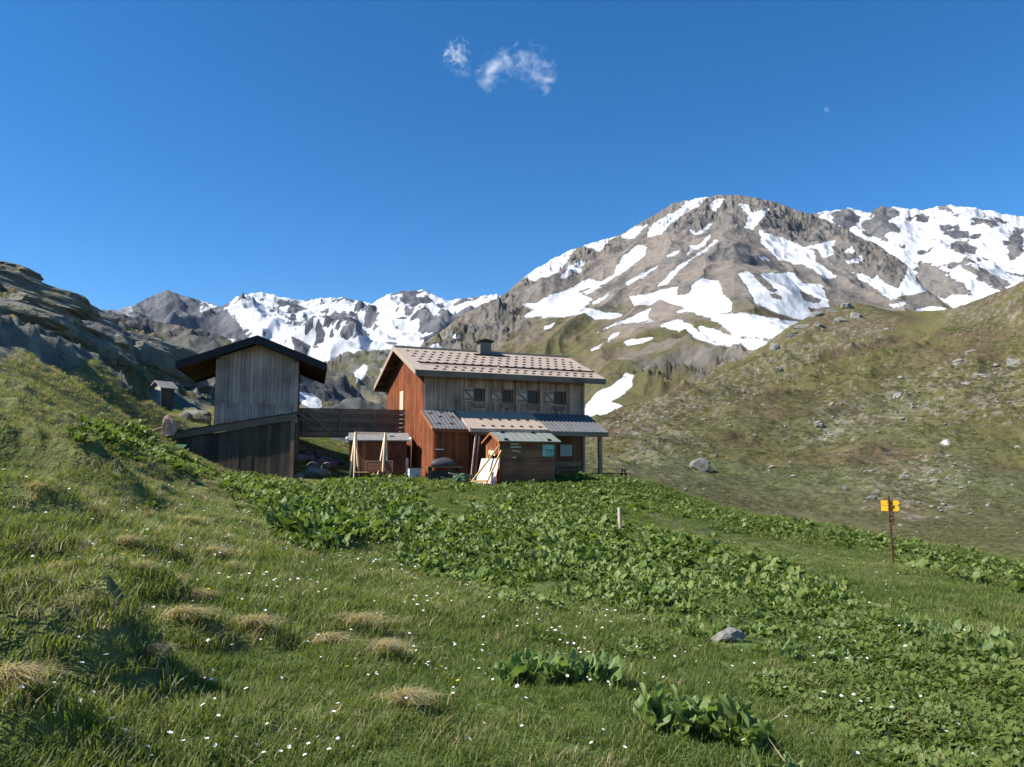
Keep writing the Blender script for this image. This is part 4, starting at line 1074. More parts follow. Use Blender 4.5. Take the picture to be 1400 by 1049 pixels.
# hikers' signpost
sg = at(1222, 780, 26.0); sgz = sg.z
sp_ = thing('signpost', 'rusty signpost carrying yellow direction plates in the meadow', 'signpost', (sg.x, sg.y, gz(sg.x, sg.y)), 0)
ph_ = at(1218, 678, 26.0).z - gz(sg.x, sg.y)
cyl('post', sp_, 'rust', (0, 0, -.2), (-.05, 0, ph_), .034, n=10)
def sgx(px): return (at(px, 690, 26).x - sg.x)
for (z0, z1) in ((.5, .0), (0, 0)): pass
zt_ = at(1215, 684.5, 26).z - gz(sg.x, sg.y); zm_ = at(1215, 691.3, 26).z - gz(sg.x, sg.y); zb_ = at(1215, 699, 26).z - gz(sg.x, sg.y)
for (za, zb2) in ((zm_ + .008, zt_), (zb_, zm_ - .008)):
    a, b = sgx(1207), sgx(1227)
    o = prism('direction_plate', sp_, 'yel', [(a * 1.15, za), (b * 1.15 - .05, za), (b * 1.15, (za + zb2) / 2), (b * 1.15 - .05, zb2), (a * 1.15, zb2)], .045, .06); o.rotation_euler = (0, 0, R(-28))
for j in range(5):
    z = zb_ - .06 - j * .09
    bx('small_plate', sp_, 'rust', -.09, .08, -.055, -.042, z - .03, z + .025)
    if j % 2 == 0: bx('plate_edge', sp_, 'cream', -.08, .02, -.06, -.0555, z - .005, z + .006)
bx('clamp', sp_, 'rust', -.07, .0, -.06, .06, zt_ - .1, zt_ - .05); bx('clamp', sp_, 'rust', -.07, .0, -.06, .06, zb_ + .04, zb_ + .09)

# stakes
def stake(px, py, y, h, r_, label, lean=.03):
    p = at(px, py, y); z = gz(p.x, y)
    s = tag(cyl('wooden_stake', None, 'hutgrey', (0, 0, -.3), (lean, .0, h), r_, r_ * .85, 8), label, 'stake'); s.location = (p.x, y, z); return s
stake(848, 729, 24.5, .74, .065, 'short pale stake rising from the dock leaves', -.02)
stake(163, 556, 44, .45, .04, 'thin grey stake on the left grass slope', .02)
# ------------------------------------------------------------------ stones
def stone_mat(name, c0, c1, lich, k):
    m = NT(name); oi = m.n.new('ShaderNodeObjectInfo')
    n = m.noise(k, 6, .65); n2 = m.noise(k * .35, 4, .6); n3 = m.noise(k * 3.5, 5, .7)
    c = m.mix(m.maprange(n, .32, .68), c0, c1)
    c = m.mix(m.maprange(n2, .52, .66, 0, .8), c, lich)
    c = m.mix(m.maprange(n3, .3, .7, 0, .5), c, (.04, .04, .038))
    m.color(c); m.rough(.95); m.b.inputs['Specular IOR Level'].default_value = .15
    m.bump(m.math('ADD', n, m.math('MULTIPLY', n3, .4)), .8, .25 / k)
    return m.m
M['slab'] = stone_mat('lichened_slab_rock', (.13, .128, .108), (.27, .262, .225), (.175, .17, .095), .5)
M['boulder'] = stone_mat('grey_boulder_rock', (.20, .19, .17), (.33, .32, .29), (.21, .20, .14), 1.6)

def slab(name, mat, sx, sy, sz, seed):
    """fractured bedded block: boxy, cut by joints, stepped along its beds"""
    rs_ = random.Random(seed); bm = bmesh.new(); bmesh.ops.create_cube(bm, size=2.0)
    bmesh.ops.subdivide_edges(bm, edges=bm.edges[:], cuts=13, use_grid_fill=True)
    pl = []
    for _ in range(11):
        n_ = Vector((rs_.gauss(0, 1), rs_.gauss(0, 1), rs_.gauss(0, .7))).normalized(); pl.append((n_, rs_.uniform(.72, 1.15)))
    P_ = np.array([v_.co[:] for v_ in bm.verts]); nl_ = np.linalg.norm(P_, axis=1, keepdims=True)
    P_ = P_ * (.62 + .38 / np.maximum(nl_, 1e-6) * 1.25)
    for n_, d_ in pl:
        k_ = P_ @ np.array(n_[:]) - d_; m_ = k_ > 0; P_[m_] -= np.outer(k_[m_], np.array(n_[:]))
    bed_ = P_[:, 2] * 2.6 + .4 * fbm(P_[:, 0] * 1.2 + seed, P_[:, 1] * 1.2, 3, seed)
    st_ = (np.floor(bed_) - bed_ + .5); P_[:, 0] += .04 * np.sin(np.floor(bed_) * 2.4 + seed); P_[:, 1] += .07 * np.sin(np.floor(bed_) * 4.1 + seed * 2) ; P_[:, 2] += .05 * st_
    P_ += .07 * np.stack([fbm(P_[:, 1] * 2.2 + seed, P_[:, 2] * 2.2, 4, 7), fbm(P_[:, 0] * 2.2, P_[:, 2] * 2.2 + seed, 4, 8), fbm(P_[:, 0] * 2.2 - seed, P_[:, 1] * 2.2, 4, 9)], 1)
    for v_, c_ in zip(bm.verts, P_): v_.co = (c_[0] * sx, c_[1] * sy, c_[2] * sz)
    me = bpy.data.meshes.new(name); bm.to_mesh(me); bm.free(); me.materials.append(M[mat]); return link(name, me)
SLABS = [(30,398,90,8,5,2.2),(92,422,92,8,5,2.4),(40,432,74,9,4,1.9),(112,448,82,7,4.5,2.6),(165,462,92,9,5,2.3),(225,490,96,9,5,2.8),(188,486,84,6,4,2.6),
 (262,512,92,8,4.5,3.0),(240,528,80,6,3.6,2.4),(75,474,62,7,3.4,1.5),(18,452,60,6,3.4,1.7),(140,486,68,4.5,3,1.8),(12,376,94,6,4,2.0),(140,432,98,7,4,1.7),
 (70,402,92,6,4,1.9),(150,496,66,3.0,2.4,1.4),(205,512,74,5,3,2.0),(285,535,84,6,3.6,2.6),(50,458,66,5,3,1.4),(205,468,96,7,4,1.8)]
WHERE = ['second from the top at the left edge','below the left skyline','long and shaded at mid height','upright-faced beside the pale crack','under the crest of the rise','right of the pale crack','broad one above the outhouse slope','furthest down the rise, behind the hut','just above the outhouse','low one bordering the left grass','at the left edge just above the grass','squat one above the stake','forming the highest skyline at left','thin one lying along the skyline','stepped one on the upper skyline','smallest one at the grass edge','dark one left above the outhouse','lowest one half hidden by the hut roof','flat one between grass and ledges','sloping one at skyline end']
for i, (px_, py_, r_, l_, d_, h_) in enumerate(SLABS):
    a_, t_ = azT(px_, py_); x, y = r_ * math.sin(a_), r_ * math.cos(a_)
    h_ *= 1.6; l_ *= 1.1; d_ *= 1.2; o = slab('rock_slab', 'slab', l_ / 2, d_ / 2, h_ / 2, 40 + i)
    zt = t_ * r_; z0 = gz(x, y)
    o.location = (x, y, z0 + h_ * (-.42 if i in (0, 1, 4, 12, 13, 14, 19) else -.15 if i in (3, 5, 6) else .08)); o.rotation_euler = (R(rnd.uniform(-10, 6)), R(rnd.uniform(14, 24)), R(rnd.uniform(16, 44)))
    tag(o, 'grey lichened rock slab on the left rise, ' + WHERE[i], 'rock', 'rock slabs of the left rise')

def rock(name, px_, py_, y_, sx, sy, sz, seed, label, mat='boulder', up_=.2, group=None, rot=0.0):
    p = at(px_, py_, y_); o = lump(name, None, mat, sx, sy, sz, seed, sub=3, rough=.16, cut=False, sharp=9)
    o.location = (p.x, y_, gz(p.x, y_) + sz * up_); o.rotation_euler = (0, 0, rot)
    return tag(o, label, 'rock', group)
rock('boulder', 957, 650, 105, 1.5, 1.2, 1.1, 3, 'largest pale boulder at the foot of the far hillside, right of the chalet', up_=.35)
rock('rock', 996, 914, 8.1, .17, .14, .10, 4, 'pale grey rock at the lower edge of the big dock bed', up_=.4)
rock('rock', 655, 709, 27, .42, .30, .18, 5, 'flat pale rock on bare ground between the two dock beds')
rock('rock', 1180, 800, 24, .55, .35, .09, 6, 'flat stone in the grass left of the signpost')
rock('rock', 1247, 797, 24.5, .45, .3, .09, 7, 'flat stone in the grass right of the signpost')
rock('rock', 434, 646, 43.2, .75, .5, .45, 8, 'slanting dark rock with pale top under the footbridge', up_=.4, rot=.5)
rock('rock', 408, 650, 42.6, .35, .3, .25, 9, 'small dark rock beside the shed corner post', up_=.4)
rock('rock', 250, 572, 47, .6, .5, .6, 21, 'dark rock in the grass above the shed roof', up_=.4)
rock('rock', 270, 566, 48, .9, .7, .9, 22, 'big dark rock against the left wall of the hut', up_=.5)
for i, (px_, py_, y_, s_) in enumerate(((410,600,48,.5),(420,606,47.5,.45),(432,602,48.3,.55),(444,610,47,.6),(452,604,47.6,.5),(462,600,48.4,.45),(425,616,46.4,.5),(438,622,46,.55),(455,618,46.2,.5),(412,622,45.6,.45),(446,630,45.2,.5),(428,633,45,.42))):
    rock('wall_stone', px_, py_, y_, s_, s_ * .7, s_ * .6, 60 + i, 'grey block of the tumbled stone bank under the footbridge', 'boulder', .5, 'tumbled stones under the footbridge', rnd.uniform(0, 3))
# stump and scrap left of the shed
p = at(229, 603, 40.2)
st = lump('tree_stump', None, 'grey', .42, .36, .80, 77, sub=3, rough=.18, cut=True, sharp=5); st.location = (p.x, 40.2, gz(p.x, 40.2) + .45); tag(st, 'weathered grey stump at the low end of the slanting shed roof', 'stump')
for i, (px_, py_, y_, dx, dz, lb, mt) in enumerate(((212, 604, 39.6, .7, .25, 'pale scrap board lying crosswise left of the stump', 'fresh'), (218, 611, 39.4, .5, .32, 'short white scrap board tilted below the stump', 'white'), (226, 617, 39.2, .6, .02, 'pale batten lying at the top of the teal sheet', 'fresh'))):
    p = at(px_, py_, y_); o = beam('scrap_board', None, mt, (-dx / 2, 0, -dz / 2), (dx / 2, .12, dz / 2), .16, .05)
    o.location = (p.x, y_, max(p.z, gz(p.x, y_) + .25)); tag(o, lb, 'board')
p = at(232, 618, 39.3); o = meshobj('teal_sheet', None, plain('teal_plastic', (.05, .12, .09), .5), [(-.7, -.2, 0), (.7, -.2, -.05), (.75, .25, .22), (-.65, .25, .25), (-.7, -.2, .02), (.7, -.2, -.03), (.75, .25, .24), (-.65, .25, .27)], [(0, 1, 2, 3), (4, 5, 6, 7), (0, 1, 5, 4), (1, 2, 6, 5), (2, 3, 7, 6), (3, 0, 4, 7)])
o.location = (p.x, 39.3, gz(p.x, 39.3) + .08); tag(o, 'dull teal sheet lying in the leaves left of the shed', 'sheet')

# ------------------------------------------------------------------ scattering by geometry nodes, for what cannot be counted
def proto_collection(name, meshes):
    c_ = bpy.data.collections.new(name)
    for i, me in enumerate(meshes):
        c_.objects.link(bpy.data.objects.new('%s_%02d' % (name, i), me))
    return c_
def scatter(name, pts, rot, scl, idx, tint, coll, label, cat):
    me = bpy.data.meshes.new(name); n = len(pts)
    me.vertices.add(n); me.vertices.foreach_set('co', np.ascontiguousarray(pts, dtype=np.float32).ravel())
    for an, ty, va in (('rot', 'FLOAT_VECTOR', rot), ('scl', 'FLOAT_VECTOR', scl)):
        a_ = me.attributes.new(an, ty, 'POINT'); a_.data.foreach_set('vector', np.ascontiguousarray(va, dtype=np.float32).ravel())
    a_ = me.attributes.new('pick', 'INT', 'POINT'); a_.data.foreach_set('value', np.ascontiguousarray(idx, dtype=np.int32))
    a_ = me.attributes.new('tint', 'FLOAT', 'POINT'); a_.data.foreach_set('value', np.ascontiguousarray(tint, dtype=np.float32))
    o = link(name, me); tag(o, label, cat, kind='stuff')
    ng = bpy.data.node_groups.new(name + '_scatter', 'GeometryNodeTree')
    ng.interface.new_socket('Geometry', in_out='INPUT', socket_type='NodeSocketGeometry')
    ng.interface.new_socket('Geometry', in_out='OUTPUT', socket_type='NodeSocketGeometry')
    N = ng.nodes; gi = N.new('NodeGroupInput'); go = N.new('NodeGroupOutput')
    ip = N.new('GeometryNodeInstanceOnPoints'); ci = N.new('GeometryNodeCollectionInfo')
    ci.inputs['Collection'].default_value = coll; ci.inputs['Separate Children'].default_value = True; ci.inputs['Reset Children'].default_value = True
    def na(nm, ty):
        q = N.new('GeometryNodeInputNamedAttribute'); q.data_type = ty; q.inputs['Name'].default_value = nm; return q.outputs['Attribute']
    er = N.new('FunctionNodeEulerToRotation'); Lk = ng.links
    Lk.new(na('rot', 'FLOAT_VECTOR'), er.inputs[0]); Lk.new(gi.outputs[0], ip.inputs['Points']); Lk.new(ci.outputs[0], ip.inputs['Instance'])
    ip.inputs['Pick Instance'].default_value = True
    Lk.new(na('pick', 'INT'), ip.inputs['Instance Index']); Lk.new(er.outputs[0], ip.inputs['Rotation']); Lk.new(na('scl', 'FLOAT_VECTOR'), ip.inputs['Scale'])
    Lk.new(ip.outputs[0], go.inputs[0])
    md = o.modifiers.new('scatter', 'NODES'); md.node_group = ng
    return o

def leaf_mat(name, c0, c1, trans=.35, rough=.5, tip=None):
    """leaf or blade; 'tint' (0..1) comes with each scattered copy, 'shade' along the blade"""
    m = NT(name); m.b.inputs['Specular IOR Level'].default_value = .3
    t = m.attr('tint', True); oi = m.n.new('ShaderNodeObjectInfo')
    geo = m.n.new('ShaderNodeNewGeometry')
    f = m.math('ADD', m.math('MULTIPLY', t.outputs['Fac'], .7), m.math('MULTIPLY', geo.outputs['Random Per Island'], .3))
    c = m.mix(f, c0, c1); m.color(c); m.rough(rough)
    tr = m.n.new('ShaderNodeBsdfTranslucent'); m.l(m.mix(1.0, c, (1.25, 1.3, .6), 'MULTIPLY'), tr.inputs[0])
    mx = m.n.new('ShaderNodeMixShader'); mx.inputs[0].default_value = trans
    m.l(m.b.outputs[0], mx.inputs[1]); m.l(tr.outputs[0], mx.inputs[2]); m.l(mx.outputs[0], m.out.inputs[0])
    return m.m
GRASS = leaf_mat('grass_blades', (.092, .140, .026), (.225, .245, .072), .45, .55)
STRAW = leaf_mat('dry_grass_blades', (.25, .20, .095), (.46, .385, .215), .25, .6)
STRAW_NEAR = leaf_mat('bleached_tussock_blades', (.42, .34, .185), (.62, .52, .32), .3, .6)
DOCK = leaf_mat('dock_leaves', (.074, .130, .024), (.245, .290, .088), .34, .50)
DOCK_NEAR = leaf_mat('near_dock_leaves', (.15, .215, .07), (.215, .28, .10), .42, .48)
_dn = DOCK_NEAR.node_tree; _oi = _dn.nodes.new('ShaderNodeObjectInfo')
for _n in _dn.nodes:
    if _n.type == 'MATH' and _n.operation == 'ADD': _dn.links.new(_oi.outputs['Random'], _n.inputs[0])
HERB = leaf_mat('low_herb_leaves', (.075, .125, .025), (.165, .205, .05), .36, .5)

def blades(n, rad, h0, h1, w, lean, rs, seg=3, droop=.5, comb=None):
    V = []; F = []
    for i in range(n):
        a = rs.uniform(0, 2 * math.pi); q = rad * (math.sqrt(rs.random()) if comb is None else abs(rs.gauss(0, .5))); bx_, by_ = q * math.cos(a), q * math.sin(a)
        d = rs.uniform(0, 2 * math.pi); d = d if comb is None or rs.random() > comb[1] else comb[0] + rs.gauss(0, .5); q = q if comb is None else q * (.55 + .45 * math.sin(a * 2 + 1.3) * math.sin(a * 3)); bx_, by_ = q * math.cos(a), q * math.sin(a); h = rs.uniform(h0, h1); ln = lean * rs.uniform(.3, 1.2) * h; ww = w * rs.uniform(.7, 1.3)
        sx, sy = -math.sin(d) * ww / 2, math.cos(d) * ww / 2; b0 = len(V)
        for k in range(seg + 1):
            t = k / seg; off = ln * t ** 1.8; z = h * (t - droop * .45 * t ** 3 * min(1, lean))
            cx_, cy_ = bx_ + math.cos(d) * off, by_ + math.sin(d) * off; s = (1 - t ** 1.6)
            if k == seg: V.append((cx_, cy_, z))
            else: V += [(cx_ - sx * s, cy_ - sy * s, z - .01 * (k == 0)), (cx_ + sx * s, cy_ + sy * s, z - .01 * (k == 0))]
        for k in range(seg - 1): F.append((b0 + 2 * k, b0 + 2 * k + 1, b0 + 2 * k + 3, b0 + 2 * k + 2))
        F.append((b0 + 2 * seg - 2, b0 + 2 * seg - 1, b0 + 2 * seg))
    return V, F
def blade_mesh(name, mat, *a, **k):
    V, F = blades(*a, **k); me = bpy.data.meshes.new(name); me.from_pydata(V, [], F); me.update(); me.materials.append(mat); return me
rs = random.Random(3)
tufts = [blade_mesh('grass_tuft', GRASS, 38, .11, .03, .075, .0075, .8, rs) for _ in range(4)]
tufts += [blade_mesh('grass_tuft', GRASS, 26, .11, .06, .13, .007, 1.0, rs) for _ in range(2)]
tufts += [blade_mesh('straw_tuft', STRAW, 22, .10, .05, .11, .006, 1.4, rs) for _ in range(2)]
# sorrel-like little broad leaves for the lawn's weeds
def leaf_strip(L, W, rs, cup=.25, bend=.5, wave=.03, nl=6, nw=4, pet=.25):
    """one leaf from the base along +X rising; returns verts, faces (petiole plus blade)"""
    V = []; F = []; ph = rs.uniform(0, 6)
    for i in range(nl + 1):
        t = i / nl; x = L * (pet + (1 - pet) * t); w = W * max(.02, math.sin(math.pi * min(1, t * .93 + .05)) ** .7) * (1 - .25 * t)
        ang = bend * t; zc = -bend * .35 * L * t * t
        for j in range(nw + 1):
            s = j / nw * 2 - 1
            V.append((x, s * w / 2, zc + cup * abs(s) ** 1.5 * w / 2 + wave * math.sin(7 * t + ph + 3 * s) * abs(s)))
    for i in range(nl):
        for j in range(nw):
            a = i * (nw + 1) + j; F.append((a, a + 1, a + nw + 2, a + nw + 1))
    b = len(V); pw = .012
    V += [(0, -pw, 0), (0, pw, 0), (L * pet + .02, pw, .0), (L * pet + .02, -pw, .0)]; F.append((b, b + 1, b + 2, b + 3))
    return V, F
def plant_mesh(name, mat, n, L0, L1, wr, rs, el0=20, el1=75, spread=.05, nl=6, nw=4):
    VV = []; FF = []
    for i in range(n):
        L = rs.uniform(L0, L1); V, F = leaf_strip(L, L * wr * rs.uniform(.85, 1.15), rs, cup=rs.uniform(-.1, .4), bend=rs.uniform(.1, .9), wave=.08 * L, nl=nl, nw=nw)
        el = R(rs.uniform(el0, el1)); a = rs.uniform(0, 2 * math.pi); rl = R(rs.uniform(-35, 35))
        mt = Matrix.Rotation(a, 3, 'Z') @ Matrix.Rotation(-el, 3, 'Y') @ Matrix.Rotation(rl, 3, 'X')
        of = Vector((rs.gauss(0, spread), rs.gauss(0, spread), 0)); b = len(VV)
        VV += [tuple(mt @ Vector(v) + of) for v in V]; FF += [tuple(b + k for k in f) for f in F]
    me = bpy.data.meshes.new(name); me.from_pydata(VV, [], FF); me.update(); me.polygons.foreach_set('use_smooth', [True] * len(me.polygons)); me.materials.append(mat); return me
docks = [plant_mesh('dock', DOCK, 20, .08, .22, wr_, rs, 20, 85, spread=.075) for wr_ in (.5, .64, .45, .72, .55, .4, .6)]
herbs = [plant_mesh('herb', HERB, 14, .06, .15, .45, rs, 5, 55, .05, 4, 2) for _ in range(4)]
herbs += [plant_mesh('herb', DOCK, 7, .12, .24, .5, rs, 15, 60, .03, 5, 2) for _ in range(2)]

rng = np.random.default_rng(11)
def polar_pts(n, r0, r1, a0=-37, a1=37):
    r = np.sqrt(rng.uniform(r0 * r0, r1 * r1, n)); a = np.radians(rng.uniform(a0, a1, n))
    return r * np.sin(a), r * np.cos(a)
def footprints(x, y):
    """True where something is built"""
    X_ = x - CH0.x; Y_ = y - CH0.y; u = X_ * ca_ + Y_ * sa2_; v = -X_ * sa2_ + Y_ * ca_
    m = (u > -.15) & (u < 10.4) & (v > -2.6) & (v < 8.8)
    m |= (u > KL - .1) & (u < KL + 3.3) & (v > -KF) & (v < -KF + 2.1)
    X_ = x - HP.x; Y_ = y - HP.y; c_, s_ = math.cos(HR), math.sin(HR); u = X_ * c_ + Y_ * s_; v = -X_ * s_ + Y_ * c_
    m |= (u > -.3) & (u < HW + .3) & (v > -.2) & (v < HD)
    X_ = x - s0.x; Y_ = y - s0.y; c_, s_ = math.cos(sr), math.sin(sr); u = X_ * c_ + Y_ * s_; v = -X_ * s_ + Y_ * c_
    m |= (u > .2) & (u < SWL) & (v > -.05) & (v < 3.2)
    X_ = x - RP.x; Y_ = y - RP.y; c_, s_ = math.cos(rr_), math.sin(rr_); u = X_ * c_ + Y_ * s_; v = -X_ * s_ + Y_ * c_
    return m | ((u > -.1) & (u < RWd + .1) & (v > -.1) & (v < RDp + .1))
def gpx_of(x, y):
    z = ground_fast(x, y); P_ = np.stack([x, y, z], 1); return (*proj(P_), z)

BEDS = {
 'hut': [[(92,586),(140,577),(190,590),(230,614),(285,647),(262,650),(200,626),(140,610),(100,600)]],
 'middle': [[(304,664),(345,650),(386,665),(460,665),(500,657),(568,657),(574,682),(580,700),(603,712),(614,720),(600,728),(557,735),(537,744),(483,736),(471,754),(460,764),(428,756),(394,742),(377,724),(371,706),(337,684)], [(592,660),(640,668),(630,672),(595,668)]],
 'big': [[(657,694),(690,676),(740,664),(800,658),(860,660),(905,678),(880,688),(850,700),(800,700),(836,722),(858,746),(895,765),(943,770),(1000,780),(1058,786),(1097,798),(1144,802),(1166,818),(1160,842),(1127,872),(1090,895),(1000,892),(943,879),(886,859),(823,839),(734,838),(671,822),(586,790),(530,765),(545,748),(600,738),(625,722)]],
 'ridge': [[(812,654),(857,657),(886,663),(914,676),(957,695),(1000,712),(1100,722),(1205,742),(1205,750),(1100,736),(1000,724),(950,708),(900,690),(830,668)], [(1225,748),(1400,780),(1400,802),(1330,790),(1230,765)]],
 'right': [[(1195,838),(1240,838),(1275,855),(1240,862)], [(1290,882),(1340,880),(1390,905),(1380,916),(1310,905)], [(1200,1000),(1260,990),(1285,1030),(1240,1049)]],
}
LOW = [[(1020,935),(1150,905),(1250,885),(1400,920),(1400,1060),(1200,1060),(1130,985),(1060,960)], [(860,725),(960,745),(1080,785),(1000,790),(900,760)], [(640,800),(760,850),(900,885),(860,900),(720,875),(620,830)],[(1060,850),(1180,835),(1230,870),(1160,910)], [(680,668),(760,670),(840,700),(760,705)]]
ALLB = [q for v in BEDS.values() for q in v]

# --- grass
gx, gy, gs, gk, gt_ = [], [], [], [], []
for (r0, r1, dens, sc) in ((2.2, 6, 210, .85), (6, 10, 130, 1.0), (10, 18, 70, 1.25), (18, 32, 32, 1.7), (32, 60, 13, 2.3)):
    aw = 45 if r1 < 20 else 39; n = int(dens * .5 * math.radians(2 * aw) * (r1 * r1 - r0 * r0)); x, y = polar_pts(n, r0, r1, -aw, aw)
    gx.append(x); gy.append(y); gs.append(np.full(n, sc))
gx = np.concatenate(gx); gy = np.concatenate(gy); gs = np.concatenate(gs)
qx, qy, gzv = gpx_of(gx, gy)
bed = polys_sdf(qx, qy, ALLB, 12); keep = ~footprints(gx, gy) & ~((bed > 4) & (rng.random(len(gx)) < .85))
pth = polys_sdf(qx, qy, [[(880,700),(960,722),(1060,745),(1150,762),(1240,785),(1330,800),(1240,800),(1120,775),(1000,750),(900,715)]], 12)
keep &= ((np.hypot(gx, gy) < 50) | (gx < 0)) & (polys_sdf(qx, qy, ROCKL, 12) < 0)
gx, gy, gs, gzv, qx, qy, pth = (v[keep] for v in (gx, gy, gs, gzv, qx, qy, pth))
nn = fbm(gx / 1.7, gy / 1.7, 3, 61); nl_ = fbm(gx / 6, gy / 6, 3, 62); gr_ = np.hypot(gx, gy)
leftdry = sstep(-.05, -.35, np.arctan2(gx, gy)) * sstep(7, 18, gr_)
dry = np.clip(.02 + .12 * sstep(.3, .9, nn) + .5 * leftdry + .05 * sstep(.2, .7, nl_), 0, .6)
hump = np.zeros(len(gx))
for hx, hy, a, b, h in HUM:
    d2 = ((gx - hx) / a) ** 2 + ((gy - hy) / b) ** 2; dry = np.maximum(dry, .38 * np.exp(-d2 * 1.2)); hump = np.maximum(hump, np.exp(-d2 * .6))
isd = rng.random(len(gx)) < dry
long_ = (rng.random(len(gx)) < .22 + .35 * leftdry)
pick = np.where(isd, 6 + rng.integers(0, 2, len(gx)), np.where(long_, 4 + rng.integers(0, 2, len(gx)), rng.integers(0, 4, len(gx))))
gsc = gs * rng.uniform(.7, 1.25, len(gx)) * (1 - .35 * sstep(-6, 6, pth)) * (1 + .3 * sstep(0, .6, nl_)) * (1 + .12 * hump) * (1 - .25 * leftdry)
hsc = gsc * np.where(gr_ > 18, .75, 1.0)
tint = np.clip(.35 + .35 * nn + .25 * nl_ + rng.normal(0, .15, len(gx)) + .5 * leftdry, 0, 1)
rot = np.stack([rng.normal(0, .12, len(gx)), rng.normal(0, .12, len(gx)), rng.uniform(0, 6.28, len(gx))], 1)
scatter('meadow_grass', np.stack([gx, gy, gzv - .01], 1), rot, np.stack([gsc, gsc, hsc], 1), pick, tint, proto_collection('grass_tuft', tufts), 'short green meadow grass with dry straw mixed in', 'grass')

# --- low broad-leaved herbs
_a = polar_pts(24000, 3, 45); _b = polar_pts(26000, 3.5, 16, 8, 37); hx_ = np.concatenate([_a[0], _b[0]]); hy_ = np.concatenate([_a[1], _b[1]]); qx, qy, hz_ = gpx_of(hx_, hy_); r_ = np.hypot(hx_, hy_)
inl = polys_sdf(qx, qy, LOW, 14); pn = fbm(hx_ / 2.3, hy_ / 2.3, 3, 66)
isb = np.arange(len(hx_)) >= 24000; pr_ = np.clip(sstep(-8, 6, inl + 6 * pn) * .95 + np.where(isb, 0, .05) * sstep(.1, .6, pn), 0, 1) * np.clip(18 / r_, .25, 1)
near_b = polys_sdf(qx, qy, ALLB, 14); pr_ = np.maximum(pr_, .35 * sstep(-13, 0, near_b + 6 * pn) * ~isb)
k_ = (rng.random(len(hx_)) < pr_) & ~footprints(hx_, hy_)
hx_, hy_, hz_, r_ = hx_[k_], hy_[k_], hz_[k_], r_[k_]; n = len(hx_); sc = rng.uniform(.7, 1.4, n) * np.clip(r_ / 12, .6, 1.6)
scatter('low_herbs', np.stack([hx_, hy_, hz_], 1), np.stack([rng.normal(0, .1, n), rng.normal(0, .1, n), rng.uniform(0, 6.28, n)], 1), np.stack([sc] * 3, 1), np.where(r_ < 14, rng.integers(0, 4, n), rng.integers(0, len(herbs), n)), np.clip(rng.normal(.5, .25, n), 0, 1), proto_collection('herb', herbs), 'low broad-leaved herbs spreading through the lawn', 'herbs')

# --- dock beds
DC = proto_collection('dock', docks)
LBL = {'hut': 'bed of bright dock leaves on the bank left of the dark shed', 'middle': 'bed of dock leaves in front of the low red shed and swing frame', 'big': 'largest bed of broad dock leaves across the middle of the meadow', 'ridge': 'dock leaves along the crest of the bank right of the chalet', 'right': 'sparse dock clumps in the lower right meadow'}
for kx, (nm, polys) in enumerate(BEDS.items()):
    N_ = {'hut': 40000, 'middle': 80000, 'big': 80000, 'ridge': 60000, 'right': 40000}[nm]
    x, y = polar_pts(N_, 5, 56); qx, qy, z = gpx_of(x, y)
    sd_ = polys_sdf(qx, qy, polys, 12); nz_ = fbm(x / 1.3, y / 1.3, 3, 67); r_ = np.hypot(x, y)
    dens = {'hut': 15, 'middle': 27, 'big': 29, 'ridge': 17, 'right': 16}[nm]; area = .5 * math.radians(74) * (56 ** 2 - 25)
    pr_ = dens * area / N_ * sstep(-2, 2, sd_ + 3 * nz_) * np.clip(.62 + .9 * nz_, .06, 1.2)
    k_ = (rng.random(N_) < pr_) & ~footprints(x, y); x, y, z, r_, nz_ = x[k_], y[k_], z[k_], r_[k_], nz_[k_]; n = len(x)
    sc = rng.uniform(.55, 1.2, n) * np.where(r_ > 34, .9, 1.0) * (.92 + .35 * np.clip(nz_, -.6, .6))
    if nm == 'right': sc *= np.clip(r_ / 11, .55, 1)
    if nm == 'middle': sc *= 1.25 + .45 * sstep(2, 14, polys_sdf(*gpx_of(x, y)[:2], polys, 20))
    if nm == 'big': sc *= np.clip(.72 + .3 * sstep(9, 16, r_), 0, 1.1)
    tn = np.clip(.45 + .35 * fbm(x / 4, y / 4, 2, 68) + rng.normal(0, .25, n), 0, 1)
    scatter('dock_bed', np.stack([x, y, z - .02], 1), np.stack([rng.normal(0, .12, n), rng.normal(0, .12, n), rng.uniform(0, 6.28, n)], 1), np.stack([sc, sc, sc * rng.uniform(.9, 1.25, n)], 1), rng.integers(0, len(docks), n), tn, DC, LBL[nm], 'dock leaves')

